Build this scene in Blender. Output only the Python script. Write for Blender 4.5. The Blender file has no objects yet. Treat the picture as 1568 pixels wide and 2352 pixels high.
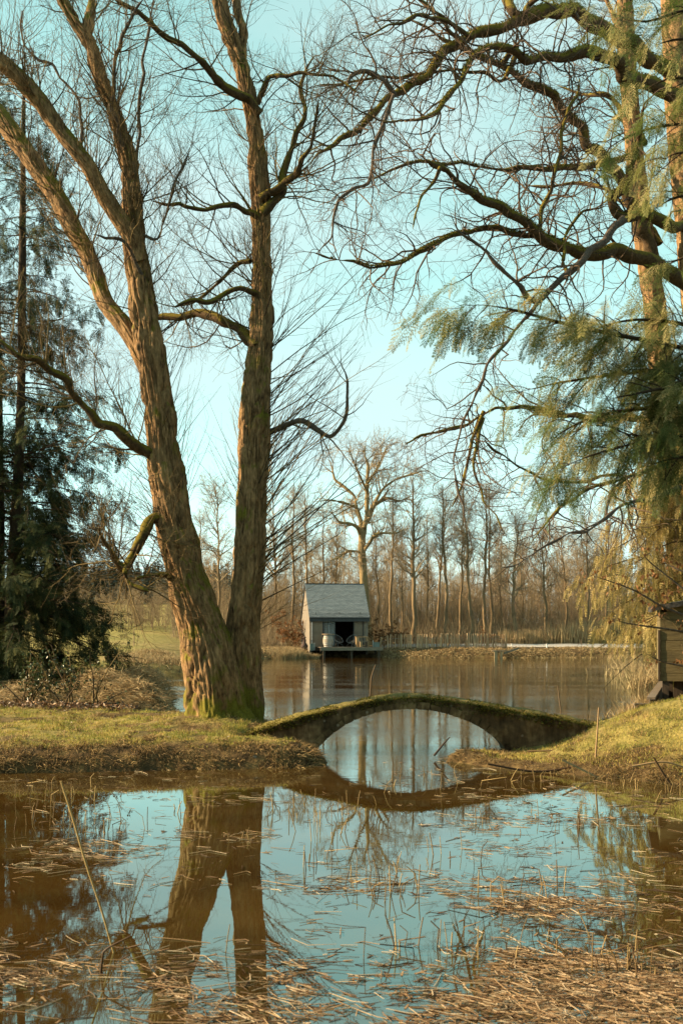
import bpy, math, random
import numpy as np

# ------------------------------------------------------------------ camera, sky, sun, exposure
scene = bpy.context.scene
F = 2800.0          # focal length in reference pixels (picture 1568 x 2352)
CX, HZ = 784.0, 1440.0   # picture centre column, eye-level row
EYE = 2.3           # eye height above the water
cam_d = bpy.data.cameras.new('camera')
cam = bpy.data.objects.new('camera', cam_d)
scene.collection.objects.link(cam)
cam.location = (0, 0, EYE)
cam.rotation_euler = (math.radians(90), 0, 0)
cam_d.sensor_fit = 'VERTICAL'
cam_d.sensor_height = 36.0
cam_d.sensor_width = 24.0
cam_d.lens = F / 2352.0 * 36.0
cam_d.shift_y = (HZ - 1176.0) / 2352.0
cam_d.clip_start = 0.1
cam_d.clip_end = 5000
cam_d.dof.use_dof = True
cam_d.dof.focus_distance = 34.0
cam_d.dof.aperture_fstop = 4.0
scene.camera = cam

SUN_DIR = np.array([-0.90, 0.02, 0.42]); SUN_DIR /= np.linalg.norm(SUN_DIR)   # towards the sun
SUN_EL = math.asin(SUN_DIR[2]); SUN_AZ = math.atan2(SUN_DIR[0], SUN_DIR[1])
world = bpy.data.worlds.new('World'); scene.world = world
world.use_nodes = True
wn, wl = world.node_tree.nodes, world.node_tree.links
wn.clear()
w_out = wn.new('ShaderNodeOutputWorld'); w_bg = wn.new('ShaderNodeBackground')
w_sky = wn.new('ShaderNodeTexSky'); w_sky.sky_type = 'NISHITA'; w_sky.sun_disc = False
w_sky.sun_elevation = SUN_EL; w_sky.sun_rotation = SUN_AZ
w_sky.air_density = 1.0; w_sky.dust_density = 0.6; w_sky.ozone_density = 1.6
w_sep = wn.new('ShaderNodeSeparateColor'); w_com = wn.new('ShaderNodeCombineColor')
def w_lin(a_, ca, b_, cb):
    m1 = wn.new('ShaderNodeMath'); m1.operation = 'MULTIPLY'; m1.inputs[1].default_value = ca; wl.new(a_, m1.inputs[0])
    m2 = wn.new('ShaderNodeMath'); m2.operation = 'MULTIPLY_ADD'; m2.inputs[1].default_value = cb; wl.new(b_, m2.inputs[0]); wl.new(m1.outputs[0], m2.inputs[2])
    return m2.outputs[0]
wl.new(w_sky.outputs[0], w_sep.inputs[0])
wl.new(w_lin(w_sep.outputs[0], 0.74, w_sep.outputs[1], 0.12), w_com.inputs[0])
wl.new(w_lin(w_sep.outputs[1], 0.98, w_sep.outputs[2], 0.13), w_com.inputs[1])
wl.new(w_lin(w_sep.outputs[1], 0.74, w_sep.outputs[2], 0.26), w_com.inputs[2])
# thin bright veil of cloud drifting low over the horizon
w_tc = wn.new('ShaderNodeTexCoord'); w_map = wn.new('ShaderNodeMapping')
w_map.inputs['Scale'].default_value = (1.6, 1.6, 4.5)
w_no = wn.new('ShaderNodeTexNoise'); w_no.inputs['Scale'].default_value = 2.1; w_no.inputs['Detail'].default_value = 5
w_no.inputs['Roughness'].default_value = 0.5
w_rm = wn.new('ShaderNodeMapRange'); w_rm.inputs['From Min'].default_value = 0.36; w_rm.inputs['From Max'].default_value = 0.64
w_rm.inputs['To Min'].default_value = 0.20; w_rm.inputs['To Max'].default_value = 0.86
w_mix = wn.new('ShaderNodeMixRGB'); w_mix.inputs['Color2'].default_value = (2.25, 2.95, 2.92, 1)
w_bg.inputs['Strength'].default_value = 0.105
wl.new(w_com.outputs[0], w_mix.inputs['Color1'])
wl.new(w_tc.outputs['Generated'], w_map.inputs['Vector']); wl.new(w_map.outputs[0], w_no.inputs['Vector'])
wl.new(w_no.outputs['Fac'], w_rm.inputs['Value']); wl.new(w_rm.outputs[0], w_mix.inputs['Fac'])
wl.new(w_mix.outputs[0], w_bg.inputs['Color']); wl.new(w_bg.outputs[0], w_out.inputs['Surface'])

sun_d = bpy.data.lights.new('sun', 'SUN'); sun_d.energy = 5.0; sun_d.angle = math.radians(0.6)
sun_d.color = (1.0, 0.76, 0.46)
sun = bpy.data.objects.new('sun', sun_d); scene.collection.objects.link(sun)
from mathutils import Vector
sun.rotation_euler = Vector(SUN_DIR).to_track_quat('Z', 'Y').to_euler()
sun.location = (-40, 0, 30)

vs = scene.view_settings
scene.display_settings.display_device = 'sRGB'
vs.view_transform = 'Standard'; vs.look = 'None'; vs.exposure = 1.64; vs.gamma = 1.0; vs.use_curve_mapping = False
scene.cycles.max_bounces = 6
scene.cycles.diffuse_bounces = 3
scene.cycles.glossy_bounces = 3
scene.cycles.transmission_bounces = 4
scene.cycles.use_denoising = True

# ------------------------------------------------------------------ helpers
COL = scene.collection
rng = np.random.default_rng(7)

def px(x, y, d):
    """reference pixel and distance -> point of the place"""
    return np.array([(x - CX) * d / F, d, EYE - (y - HZ) * d / F])

def wpx(x, y):
    """pixel on the water surface -> (X, Y)"""
    d = EYE * F / (y - HZ)
    return ((x - CX) * d / F, d)

def tag(o, label=None, cat=None, group=None, kind=None):
    if label: o['label'] = label
    if cat: o['category'] = cat
    if group: o['group'] = group
    if kind: o['kind'] = kind
    return o

def empty(name, loc, label=None, cat=None, group=None, rz=0.0):
    o = bpy.data.objects.new(name, None); COL.objects.link(o)
    o.location = tuple(float(v) for v in loc); o.rotation_euler = (0, 0, rz)
    o.empty_display_size = 0.2
    return tag(o, label, cat, group)

def norm(v):
    return v / np.maximum(np.linalg.norm(v, axis=-1, keepdims=True), 1e-9)

def _hash(ix, iy, iz, seed):
    h = (ix.astype(np.int64) * 374761393 + iy.astype(np.int64) * 668265263 + iz.astype(np.int64) * 2147483647 + seed * 974711) & 0xFFFFFFFF
    h = ((h ^ (h >> 13)) * 1274126177) & 0xFFFFFFFF
    h = ((h ^ (h >> 15)) * 2246822519) & 0xFFFFFFFF
    return ((h ^ (h >> 16)) & 0xFFFFFF) / float(0xFFFFFF)

def vnoise(p, seed=0):
    p = np.asarray(p, float); i = np.floor(p).astype(np.int64); f = p - i; f = f * f * (3 - 2 * f)
    x, y, z = i[..., 0], i[..., 1], i[..., 2]; fx, fy, fz = f[..., 0], f[..., 1], f[..., 2]
    def h(a, b, c): return _hash(x + a, y + b, z + c, seed)
    x00 = h(0,0,0)*(1-fx)+h(1,0,0)*fx; x10 = h(0,1,0)*(1-fx)+h(1,1,0)*fx
    x01 = h(0,0,1)*(1-fx)+h(1,0,1)*fx; x11 = h(0,1,1)*(1-fx)+h(1,1,1)*fx
    return (x00*(1-fy)+x10*fy)*(1-fz)+(x01*(1-fy)+x11*fy)*fz

def fbm(p, seed=0, octv=3):
    s, a, t = 0, 1.0, 0
    p = np.asarray(p, float)
    for k in range(octv):
        s = s + a * vnoise(p * 2 ** k, seed + k * 17); t += a; a *= 0.5
    return s / t

def noise2(x, y, sc, seed=0, octv=3):
    return fbm(np.stack([x / sc, y / sc, np.zeros_like(x)], -1), seed, octv)

class Acc:
    """collects geometry; build() links it as one mesh object"""
    def __init__(s): s.v, s.q, s.t, s.a, s.n = [], [], [], [], 0
    def add(s, v, quads=None, tris=None, var=None):
        v = np.asarray(v, np.float32).reshape(-1, 3)
        if quads is not None and len(quads): s.q.append(np.asarray(quads, np.int64).reshape(-1, 4) + s.n)
        if tris is not None and len(tris): s.t.append(np.asarray(tris, np.int64).reshape(-1, 3) + s.n)
        if var is None: var = 0.5
        s.a.append(np.broadcast_to(np.asarray(var, np.float32), (len(v),)))
        s.v.append(v); s.n += len(v)
    def box(s, lo, hi, var=0.5):
        (x0, y0, z0), (x1, y1, z1) = lo, hi
        v = [(x0,y0,z0),(x1,y0,z0),(x1,y1,z0),(x0,y1,z0),(x0,y0,z1),(x1,y0,z1),(x1,y1,z1),(x0,y1,z1)]
        s.add(v, [(0,3,2,1),(4,5,6,7),(0,1,5,4),(1,2,6,5),(2,3,7,6),(3,0,4,7)], var=var)
    def mesh(s, name, smooth=True, origin=(0, 0, 0)):
        me = bpy.data.meshes.new(name)
        if not s.v: return me
        v = np.concatenate(s.v) - np.asarray(origin, np.float32)
        q = np.concatenate(s.q) if s.q else np.zeros((0, 4), np.int64)
        t = np.concatenate(s.t) if s.t else np.zeros((0, 3), np.int64)
        nl = len(q) * 4 + len(t) * 3
        me.vertices.add(len(v)); me.vertices.foreach_set('co', v.astype(np.float32).ravel())
        me.loops.add(nl); me.loops.foreach_set('vertex_index', np.concatenate([q.ravel(), t.ravel()]).astype(np.int32))
        me.polygons.add(len(q) + len(t))
        st = np.concatenate([np.arange(len(q)) * 4, len(q) * 4 + np.arange(len(t)) * 3]).astype(np.int32)
        me.polygons.foreach_set('loop_start', st)
        try: me.polygons.foreach_set('loop_total', np.concatenate([np.full(len(q), 4), np.full(len(t), 3)]).astype(np.int32))
        except Exception: pass
        me.polygons.foreach_set('use_smooth', np.full(len(q) + len(t), smooth))
        at = me.attributes.new('var', 'FLOAT', 'POINT'); at.data.foreach_set('value', np.concatenate(s.a).astype(np.float32))
        me.update(calc_edges=True)
        return me
    def build(s, name, mat, parent=None, smooth=True, origin=None, kind=None):
        if origin is None:
            origin = tuple(parent.location) if parent is not None else (0, 0, 0)
        me = s.mesh(name, smooth, origin)
        o = bpy.data.objects.new(name, me); COL.objects.link(o)
        if mat: me.materials.append(mat)
        if parent is not None: o.parent = parent
        else: o.location = origin
        if kind: o['kind'] = kind
        return o

def link_copy(o, parent, **kw):
    c = o.copy(); COL.objects.link(c); c.parent = parent
    return c

def frames(P):
    T = norm(np.gradient(P, axis=-2))
    mz = np.abs(T[..., 2]).mean(-1)
    ref = np.where(mz[..., None] > 0.8, np.array([1.0, 0.15, 0]), np.array([0.1, 0.1, 1.0]))[..., None, :]
    U = norm(np.cross(T, ref)); V = np.cross(T, U)
    return T, U, V

def tubes(acc, P, R, k=3, var=None):
    """P [B,N,3], R [B,N]"""
    P = np.asarray(P, float); R = np.asarray(R, float)
    B, N = R.shape
    T, U, V = frames(P)
    th = np.arange(k) * 2 * np.pi / k
    ring = U[:, :, None, :] * np.cos(th)[:, None] + V[:, :, None, :] * np.sin(th)[:, None]
    verts = P[:, :, None, :] + ring * R[:, :, None, None]
    i, j = np.meshgrid(np.arange(N - 1), np.arange(k), indexing='ij')
    a = i * k + j; b = i * k + (j + 1) % k
    q = np.stack([a, b, b + k, a + k], -1).reshape(-1, 4)
    Q = (q[None] + (np.arange(B) * N * k)[:, None, None]).reshape(-1, 4)
    vv = np.repeat(rng.random(B) if var is None else np.broadcast_to(var, (B,)), N * k)
    acc.add(verts.reshape(-1, 3), Q, var=vv)

def catmull(pts, n):
    p = np.asarray(pts, float)
    if len(p) == 2:
        t = np.linspace(0, 1, n)[:, None]; return p[0] * (1 - t) + p[1] * t
    q = np.vstack([2 * p[0] - p[1], p, 2 * p[-1] - p[-2]])
    d = np.linalg.norm(np.diff(p[:, :3], axis=0), axis=1); c = np.r_[0, np.cumsum(d)]
    s = np.linspace(0, c[-1], n); k = np.clip(np.searchsorted(c, s, side='right') - 1, 0, len(p) - 2)
    t = ((s - c[k]) / np.maximum(d[k], 1e-9))[:, None]
    a, b, cc, e = q[k], q[k + 1], q[k + 2], q[k + 3]
    return 0.5 * (2 * b + (cc - a) * t + (2 * a - 5 * b + 4 * cc - e) * t ** 2 + (3 * b - a - 3 * cc + e) * t ** 3)

def trace(pts, d0, d1, n=26, wob=0.25, seed=0, kink=0.0):
    """traced limb: pts of (x, y, width) pixels; distance runs d0..d1 with a wander -> P [n,3], R [n]"""
    c = catmull(np.asarray(pts, float), n)
    t = np.linspace(0, 1, n)
    if kink:   # angular wander: real limbs change direction in steps
        s_ = np.r_[0, np.cumsum(np.linalg.norm(np.diff(c[:, :2], axis=0), axis=1))]
        kk = np.arange(0, s_[-1] + 60, 34.0); jr = np.random.default_rng(seed + 5)
        env = np.minimum(1, t * 8)
        for a_ in (0, 1): c[:, a_] += kink * env * np.interp(s_, kk, jr.normal(size=len(kk))) * (2.5 + 0.16 * c[:, 2])
        c[:, 2] *= 1 + 0.10 * np.interp(s_, kk * 0.5, jr.normal(size=len(kk)))
    d = d0 + (d1 - d0) * t + wob * 2 * (vnoise(np.stack([t * 5, t * 0, t * 0], -1), seed + 3) - 0.5) * np.minimum(1, t * 4)
    P = np.stack([(c[:, 0] - CX) * d / F, d, EYE - (c[:, 1] - HZ) * d / F], -1)
    R = np.maximum(c[:, 2], 1.0) * 0.5 * d / F
    return P, R

def barked(acc, P, R, k=40, rid=0.05, amp=0.03, long=0.35, seed=0, flare=0.0, lobes=5, capend=True, knob=0.0):
    """one stout stem with a ridged skin; P [N,3], R [N]"""
    N = len(P)
    T, U, V = frames(P[None]); T, U, V = T[0], U[0], V[0]
    th = np.arange(k) * 2 * np.pi / k
    s = np.r_[0, np.cumsum(np.linalg.norm(np.diff(P, axis=0), axis=1))]
    cth, sth = np.cos(th), np.sin(th)
    rr = R[:, None] * np.ones(k)
    q = np.stack([rr * cth / rid, rr * sth / rid, np.broadcast_to((s / long)[:, None], rr.shape)], -1)
    n1 = vnoise(q + 1.3 * (vnoise(q * 0.4, seed + 5)[..., None] - 0.5) * 2, seed)
    n2 = vnoise(q * np.array([2.1, 2.1, 2.6]), seed + 9)
    rd = np.minimum(1.0, np.abs(2 * n1 - 1) * 3.0) ** 0.7
    n3 = vnoise(q * np.array([1.9, 1.9, 1.4]) + 7.7, seed + 13); rd2 = np.minimum(1.0, np.abs(2 * n3 - 1) * 3.2)
    disp = amp * ((rd - 1.0) * 0.75 + (rd2 - 1.0) * 0.45 + (n2 - 0.5) * 0.35)
    if knob: disp = disp + knob * (vnoise(np.stack([rr*cth/0.35, rr*sth/0.35, np.broadcast_to((s/0.5)[:,None], rr.shape)], -1), seed+31) - 0.5) * 2
    if flare: rr = rr * (1 + flare * np.exp(-s / 0.45)[:, None] * (0.7 + 0.5 * np.cos(lobes * th + seed)))
    rr = np.maximum(rr + disp, 0.2 * rr)
    verts = P[:, None] + (U[:, None] * cth[:, None] + V[:, None] * sth[:, None]) * rr[..., None]
    i, j = np.meshgrid(np.arange(N - 1), np.arange(k), indexing='ij')
    a = i * k + j; b = i * k + (j + 1) % k
    quads = np.stack([a, b, b + k, a + k], -1).reshape(-1, 4)
    acc.add(verts.reshape(-1, 3), quads, var=np.repeat(np.linspace(0, 1, N), k))
    if capend:
        c = (N - 1) * k
        acc.add(np.vstack([verts[-1], P[-1][None]]), None, [(m, (m + 1) % k, k) for m in range(k)], var=1.0)

def resamp(P, R, n):
    s = np.r_[0, np.cumsum(np.linalg.norm(np.diff(P, axis=0), axis=1))]; t = np.linspace(0, s[-1], n)
    return np.stack([np.interp(t, s, P[:, c]) for c in range(3)], -1), np.interp(t, s, R)

def stack(limbs, n=20):
    a = [resamp(P, R, n) for P, R in limbs]
    return np.stack([x[0] for x in a]), np.stack([x[1] for x in a])

def grow(g, PP, PR, n, t=(0.15, 1.0), ang=(35, 75), L=(0.4, 1.0), rr=0.55, rmax=9.0, npts=6, wig=0.18, trop=(0, 0, 0.03), bias=None, taper=0.25, falloff=0.4, weights=None, rmin=0.0015):
    B, N, _ = PP.shape
    lens = np.linalg.norm(np.diff(PP, axis=1), axis=-1).sum(1)
    w = lens if weights is None else np.asarray(weights) * lens
    idx = g.choice(B, n, p=w / w.sum())
    tt = g.uniform(t[0], t[1], n); f = tt * (N - 1); i0 = np.minimum(f.astype(int), N - 2); fr = (f - i0)[:, None]
    A, C = PP[idx, i0], PP[idx, i0 + 1]
    pos = A * (1 - fr) + C * fr; rad = PR[idx, i0] * (1 - fr[:, 0]) + PR[idx, i0 + 1] * fr[:, 0]
    tan = norm(C - A)
    perp = g.normal(size=(n, 3))
    if bias is not None: perp = perp + np.asarray(bias)
    perp = norm(perp - (perp * tan).sum(-1, keepdims=True) * tan)
    a = np.radians(g.uniform(ang[0], ang[1], n))[:, None]
    d = norm(tan * np.cos(a) + perp * np.sin(a))
    ln = g.uniform(L[0], L[1], n) * (1 - falloff * tt)
    P = np.empty((n, npts, 3)); P[:, 0] = pos
    trop = np.asarray(trop)
    for k in range(1, npts):
        d = norm(d + g.normal(size=(n, 3)) * wig + trop)
        P[:, k] = P[:, k - 1] + d * (ln / (npts - 1))[:, None]
    r0 = np.minimum(rad * rr, rmax); r0 = np.maximum(r0, rmin)
    R = np.maximum(r0[:, None] * np.linspace(1, taper, npts)[None], rmin * 0.6)
    return P, R

def blades(acc, pos, d, ln, wd, bend=None, var=None, side=None):
    """grass blades: three triangles each"""
    n = len(pos)
    d = norm(d)
    if side is None: side = norm(np.cross(d, rng.normal(size=(n, 3))))
    if bend is None: bend = rng.normal(size=(n, 3)) * 0.25
    ln = np.broadcast_to(ln, (n,))[:, None]; wd = np.broadcast_to(wd, (n,))[:, None]
    m = pos + d * ln * 0.55 + bend * ln * 0.25; tp = pos + d * ln * 0.92 + bend * ln
    v = np.stack([pos - side * wd, pos + side * wd, m - side * wd * 0.75, m + side * wd * 0.75, tp], 1)
    o = (np.arange(n) * 5)[:, None, None]
    tr = np.array([(0, 1, 3), (0, 3, 2), (2, 3, 4)])[None] + o
    vv = rng.random(n) if var is None else np.broadcast_to(var, (n,))
    acc.add(v.reshape(-1, 3), None, tr.reshape(-1, 3), var=np.repeat(vv, 5))

def place_shape(acc, S, tris, pos, X, Z, sc, var=None):
    """copies of a little shape S: x axis along X, z near Z"""
    X = norm(X); Y = norm(np.cross(Z, X)); Zp = np.cross(X, Y)
    n = len(pos); sc = np.broadcast_to(sc, (n,))[:, None, None]
    v = pos[:, None] + sc * (S[None, :, 0:1] * X[:, None] + S[None, :, 1:2] * Y[:, None] + S[None, :, 2:3] * Zp[:, None])
    tr = np.asarray(tris)[None] + (np.arange(n) * len(S))[:, None, None]
    vv = rng.random(n) if var is None else np.broadcast_to(var, (n,))
    acc.add(v.reshape(-1, 3), None, tr.reshape(-1, 3), var=np.repeat(vv, len(S)))

def scatter_copies(name, meshes, pos, eul, scl, idx, var, parent=None, kind='stuff'):
    """one object that scatters many copies of little meshes (foliage, massed wood) over points"""
    col_ = bpy.data.collections.new(name + '_sources')
    for k, me in enumerate(meshes):
        so = bpy.data.objects.new('%s_source_%02d' % (name, k), me); col_.objects.link(so)
    org = np.array(parent.location) if parent is not None else np.zeros(3)
    me = bpy.data.meshes.new(name); n_ = len(pos); me.vertices.add(n_); me.vertices.foreach_set('co', (np.asarray(pos) - org).astype(np.float32).ravel())
    for an, ty, fld, val in (('rot', 'FLOAT_VECTOR', 'vector', eul), ('scl', 'FLOAT_VECTOR', 'vector', scl), ('idx', 'INT', 'value', idx), ('var', 'FLOAT', 'value', var)):
        at = me.attributes.new(an, ty, 'POINT'); v_ = np.ascontiguousarray(val)
        at.data.foreach_set(fld, v_.astype(np.int32 if ty == 'INT' else np.float32).ravel())
    o = bpy.data.objects.new(name, me); COL.objects.link(o); o.parent = parent
    if kind: o['kind'] = kind
    ng = bpy.data.node_groups.new(name, 'GeometryNodeTree')
    ng.interface.new_socket('Geometry', in_out='INPUT', socket_type='NodeSocketGeometry'); ng.interface.new_socket('Geometry', in_out='OUTPUT', socket_type='NodeSocketGeometry')
    N_ = ng.nodes; gi = N_.new('NodeGroupInput'); go = N_.new('NodeGroupOutput'); ip = N_.new('GeometryNodeInstanceOnPoints'); ci = N_.new('GeometryNodeCollectionInfo')
    ci.inputs['Collection'].default_value = col_; ci.inputs['Separate Children'].default_value = True; ci.inputs['Reset Children'].default_value = True
    ip.inputs['Pick Instance'].default_value = True
    def na(an, ty):
        q = N_.new('GeometryNodeInputNamedAttribute'); q.data_type = ty; q.inputs['Name'].default_value = an; return q.outputs['Attribute']
    L_ = ng.links
    L_.new(gi.outputs[0], ip.inputs['Points']); L_.new(ci.outputs[0], ip.inputs['Instance']); L_.new(na('idx', 'INT'), ip.inputs['Instance Index'])
    e2 = N_.new('FunctionNodeEulerToRotation'); L_.new(na('rot', 'FLOAT_VECTOR'), e2.inputs[0]); L_.new(e2.outputs[0], ip.inputs['Rotation'])
    L_.new(na('scl', 'FLOAT_VECTOR'), ip.inputs['Scale']); L_.new(ip.outputs[0], go.inputs[0])
    md = o.modifiers.new('scatter', 'NODES'); md.node_group = ng
    return o

def axes_to_euler(X, Z):
    X = norm(X); Y = norm(np.cross(Z, X)); Z = np.cross(X, Y)
    return np.stack([np.arctan2(Y[:, 2], Z[:, 2]), np.arcsin(np.clip(-X[:, 2], -1, 1)), np.arctan2(X[:, 1], X[:, 0])], -1)

def fronds(name, sprays, mat, pos, X, Z, sc, parent, gg):
    ms = []
    for S, T in sprays:
        a = Acc(); a.add(S, None, T); me = a.mesh(name + '_frond', False); me.materials.append(mat); ms.append(me)
    n_ = len(pos); sc = np.broadcast_to(sc, (n_,))
    return scatter_copies(name, ms, pos, axes_to_euler(X, Z), np.repeat(sc[:, None], 3, 1), gg.integers(0, len(ms), n_), gg.random(n_), parent)

# ------------------------------------------------------------------ materials
def new_mat(name):
    m = bpy.data.materials.new(name); m.use_nodes = True
    n = m.node_tree.nodes; n.clear()
    out = n.new('ShaderNodeOutputMaterial'); b = n.new('ShaderNodeBsdfPrincipled')
    m.node_tree.links.new(b.outputs[0], out.inputs['Surface'])
    b.inputs['Specular IOR Level'].default_value = 0.25
    return m, n, m.node_tree.links, b, out

ALB = 0.70
def ramp(n, l, src, stops, alb=1.0):
    r = n.new('ShaderNodeValToRGB'); e = r.color_ramp.elements
    stops = [(p_, tuple(v_ * alb for v_ in c_)) for p_, c_ in stops]
    e[0].position, e[0].color = stops[0][0], (*stops[0][1], 1)
    e[1].position, e[1].color = stops[-1][0], (*stops[-1][1], 1)
    for p, c in stops[1:-1]:
        x = e.new(p); x.color = (*c, 1)
    l.new(src, r.inputs['Fac']); return r

def noise_node(n, l, scale, detail=4, stretch=(1, 1, 1), coord='Object', rough=0.55):
    tc = n.new('ShaderNodeTexCoord'); mp = n.new('ShaderNodeMapping'); no = n.new('ShaderNodeTexNoise')
    mp.inputs['Scale'].default_value = stretch
    no.inputs['Scale'].default_value = scale; no.inputs['Detail'].default_value = detail; no.inputs['Roughness'].default_value = rough
    l.new(tc.outputs[coord], mp.inputs['Vector']); l.new(mp.outputs[0], no.inputs['Vector'])
    return no

def mix(n, l, fac, a, b, typ='MIX'):
    m = n.new('ShaderNodeMixRGB'); m.blend_type = typ
    for s, v in (('Fac', fac), ('Color1', a), ('Color2', b)):
        if isinstance(v, (int, float)): m.inputs[s].default_value = v
        elif isinstance(v, tuple): m.inputs[s].default_value = (*v, 1)
        else: l.new(v, m.inputs[s])
    return m.outputs[0]

def math_n(n, l, op, a, b=0.0, clamp=False):
    m = n.new('ShaderNodeMath'); m.operation = op; m.use_clamp = clamp
    for i, v in enumerate((a, b)):
        if isinstance(v, (int, float)): m.inputs[i].default_value = v
        else: l.new(v, m.inputs[i])
    return m.outputs[0]

def simple(name, stops, scale=6, detail=4, stretch=(1, 1, 1), rough=0.85, bump=0.0, bscale=None, spec=0.25, metal=0.0, coord='Object'):
    m, n, l, b, out = new_mat(name)
    no = noise_node(n, l, scale, detail, stretch, coord)
    r = ramp(n, l, no.outputs['Fac'], stops, ALB)
    l.new(r.outputs[0], b.inputs['Base Color'])
    b.inputs['Roughness'].default_value = rough; b.inputs['Specular IOR Level'].default_value = spec; b.inputs['Metallic'].default_value = metal
    if bump:
        nb = noise_node(n, l, bscale or scale * 3, 4, stretch, coord); bp = n.new('ShaderNodeBump')
        bp.inputs['Strength'].default_value = bump; bp.inputs['Distance'].default_value = 0.03
        l.new(nb.outputs['Fac'], bp.inputs['Height']); l.new(bp.outputs[0], b.inputs['Normal'])
    return m

def leafy(name, stops, transl=0.25, rough=0.6, patch=None, inst=False):
    """blade / leaf / straw material coloured by each piece's own random value"""
    m, n, l, b, out = new_mat(name)
    at = n.new('ShaderNodeAttribute'); at.attribute_name = 'var'
    if inst: at.attribute_type = 'INSTANCER'
    src = at.outputs['Fac']
    if patch:
        no = noise_node(n, l, patch, 3)
        src = math_n(n, l, 'ADD', math_n(n, l, 'MULTIPLY', src, 0.55), math_n(n, l, 'MULTIPLY', math_n(n, l, 'SUBTRACT', no.outputs['Fac'], 0.36), 1.7), True)
    r = ramp(n, l, src, stops, ALB)
    l.new(r.outputs[0], b.inputs['Base Color']); b.inputs['Roughness'].default_value = rough
    if transl:
        tr = n.new('ShaderNodeBsdfTranslucent'); l.new(r.outputs[0], tr.inputs['Color'])
        mx = n.new('ShaderNodeMixShader'); mx.inputs[0].default_value = transl
        l.new(b.outputs[0], mx.inputs[1]); l.new(tr.outputs[0], mx.inputs[2]); l.new(mx.outputs[0], out.inputs['Surface'])
    return m

def bark_mat(name, dark, light, moss=None, moss_amt=0.5, moss_up=0.25, scale=9, base_moss=None, bump=0.6, stretch=(1, 1, 0.22)):
    m, n, l, b, out = new_mat(name)
    no = noise_node(n, l, scale, 6, stretch); no2 = noise_node(n, l, scale * 4, 4, stretch)
    f = math_n(n, l, 'ADD', math_n(n, l, 'MULTIPLY', no.outputs['Fac'], 0.65), math_n(n, l, 'MULTIPLY', no2.outputs['Fac'], 0.35))
    r = ramp(n, l, f, [(0.32, dark), (0.68, light)], ALB)
    col = r.outputs[0]
    if moss:
        ge = n.new('ShaderNodeNewGeometry'); sx = n.new('ShaderNodeSeparateXYZ'); l.new(ge.outputs['Normal'], sx.inputs[0])
        nm = noise_node(n, l, 2.2, 5); nf = noise_node(n, l, 40, 3)
        up = math_n(n, l, 'ADD', math_n(n, l, 'MULTIPLY', sx.outputs['Z'], 1.1), math_n(n, l, 'MULTIPLY', nm.outputs['Fac'], 2.6))
        k = math_n(n, l, 'SUBTRACT', up, 2.1 - moss_amt - moss_up)
        if base_moss:
            tc = n.new('ShaderNodeTexCoord'); s2 = n.new('ShaderNodeSeparateXYZ'); l.new(tc.outputs['Object'], s2.inputs[0])
            low = math_n(n, l, 'MULTIPLY', math_n(n, l, 'SUBTRACT', base_moss, s2.outputs['Z']), 0.8, False)
            low = math_n(n, l, 'MAXIMUM', low, -0.15)
            k = math_n(n, l, 'ADD', k, low)
        k = math_n(n, l, 'MULTIPLY', k, 2.2, True)
        mc = ramp(n, l, nf.outputs['Fac'], [(0.3, tuple(c * 0.55 for c in moss)), (0.7, moss)], ALB)
        col = mix(n, l, k, col, mc.outputs[0])
    l.new(col, b.inputs['Base Color']); b.inputs['Roughness'].default_value = 0.9; b.inputs['Specular IOR Level'].default_value = 0.15
    bp = n.new('ShaderNodeBump'); bp.inputs['Strength'].default_value = bump; bp.inputs['Distance'].default_value = 0.02
    l.new(f, bp.inputs['Height']); l.new(bp.outputs[0], b.inputs['Normal'])
    return m

MOSS = (0.23, 0.175, 0.022)
M = {}
M['bark'] = bark_mat('fissured_bark', (0.045, 0.023, 0.010), (0.50, 0.30, 0.14), (0.215, 0.185, 0.022), 0.74, 0.0, base_moss=0.8, scale=7, bump=0.9, stretch=(1, 1, 0.35))
M['limb'] = bark_mat('mossy_limb_bark', (0.035, 0.021, 0.01), (0.15, 0.092, 0.043), MOSS, 0.75, 0.15, scale=14, stretch=(1, 1, 1))
M['bare_bark'] = bark_mat('dead_limb_bark', (0.06, 0.045, 0.035), (0.19, 0.145, 0.11), None, scale=16, stretch=(1, 1, 1))
M['twig'] = leafy('twig_bark', [(0.0, (0.05, 0.033, 0.016)), (0.6, (0.15, 0.095, 0.036)), (1.0, (0.28, 0.19, 0.06))], 0.0, 0.8)
M['twig_red'] = leafy('budded_twig_bark', [(0.0, (0.06, 0.038, 0.026)), (1.0, (0.17, 0.11, 0.06))], 0.0, 0.8)
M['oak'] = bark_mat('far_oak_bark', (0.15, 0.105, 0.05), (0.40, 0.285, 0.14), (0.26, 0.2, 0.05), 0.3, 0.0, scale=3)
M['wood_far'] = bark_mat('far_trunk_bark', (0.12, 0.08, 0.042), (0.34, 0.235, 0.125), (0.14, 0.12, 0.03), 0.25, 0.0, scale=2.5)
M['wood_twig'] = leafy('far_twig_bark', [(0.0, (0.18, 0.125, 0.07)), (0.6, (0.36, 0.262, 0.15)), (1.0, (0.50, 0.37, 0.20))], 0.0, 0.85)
M['conifer_bark'] = bark_mat('conifer_bark', (0.035, 0.024, 0.016), (0.09, 0.06, 0.035), None, scale=8)
M['yew'] = leafy('dark_conifer_needles', [(0.0, (0.014, 0.026, 0.010)), (0.6, (0.042, 0.060, 0.018)), (1.0, (0.11, 0.11, 0.030))], 0.2, 0.9, inst=True)
M['hemlock'] = leafy('near_conifer_needles', [(0.0, (0.055, 0.105, 0.022)), (0.3, (0.14, 0.18, 0.045)), (0.65, (0.31, 0.29, 0.09)), (1.0, (0.56, 0.46, 0.21))], 0.4, 0.7, inst=True)
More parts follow.
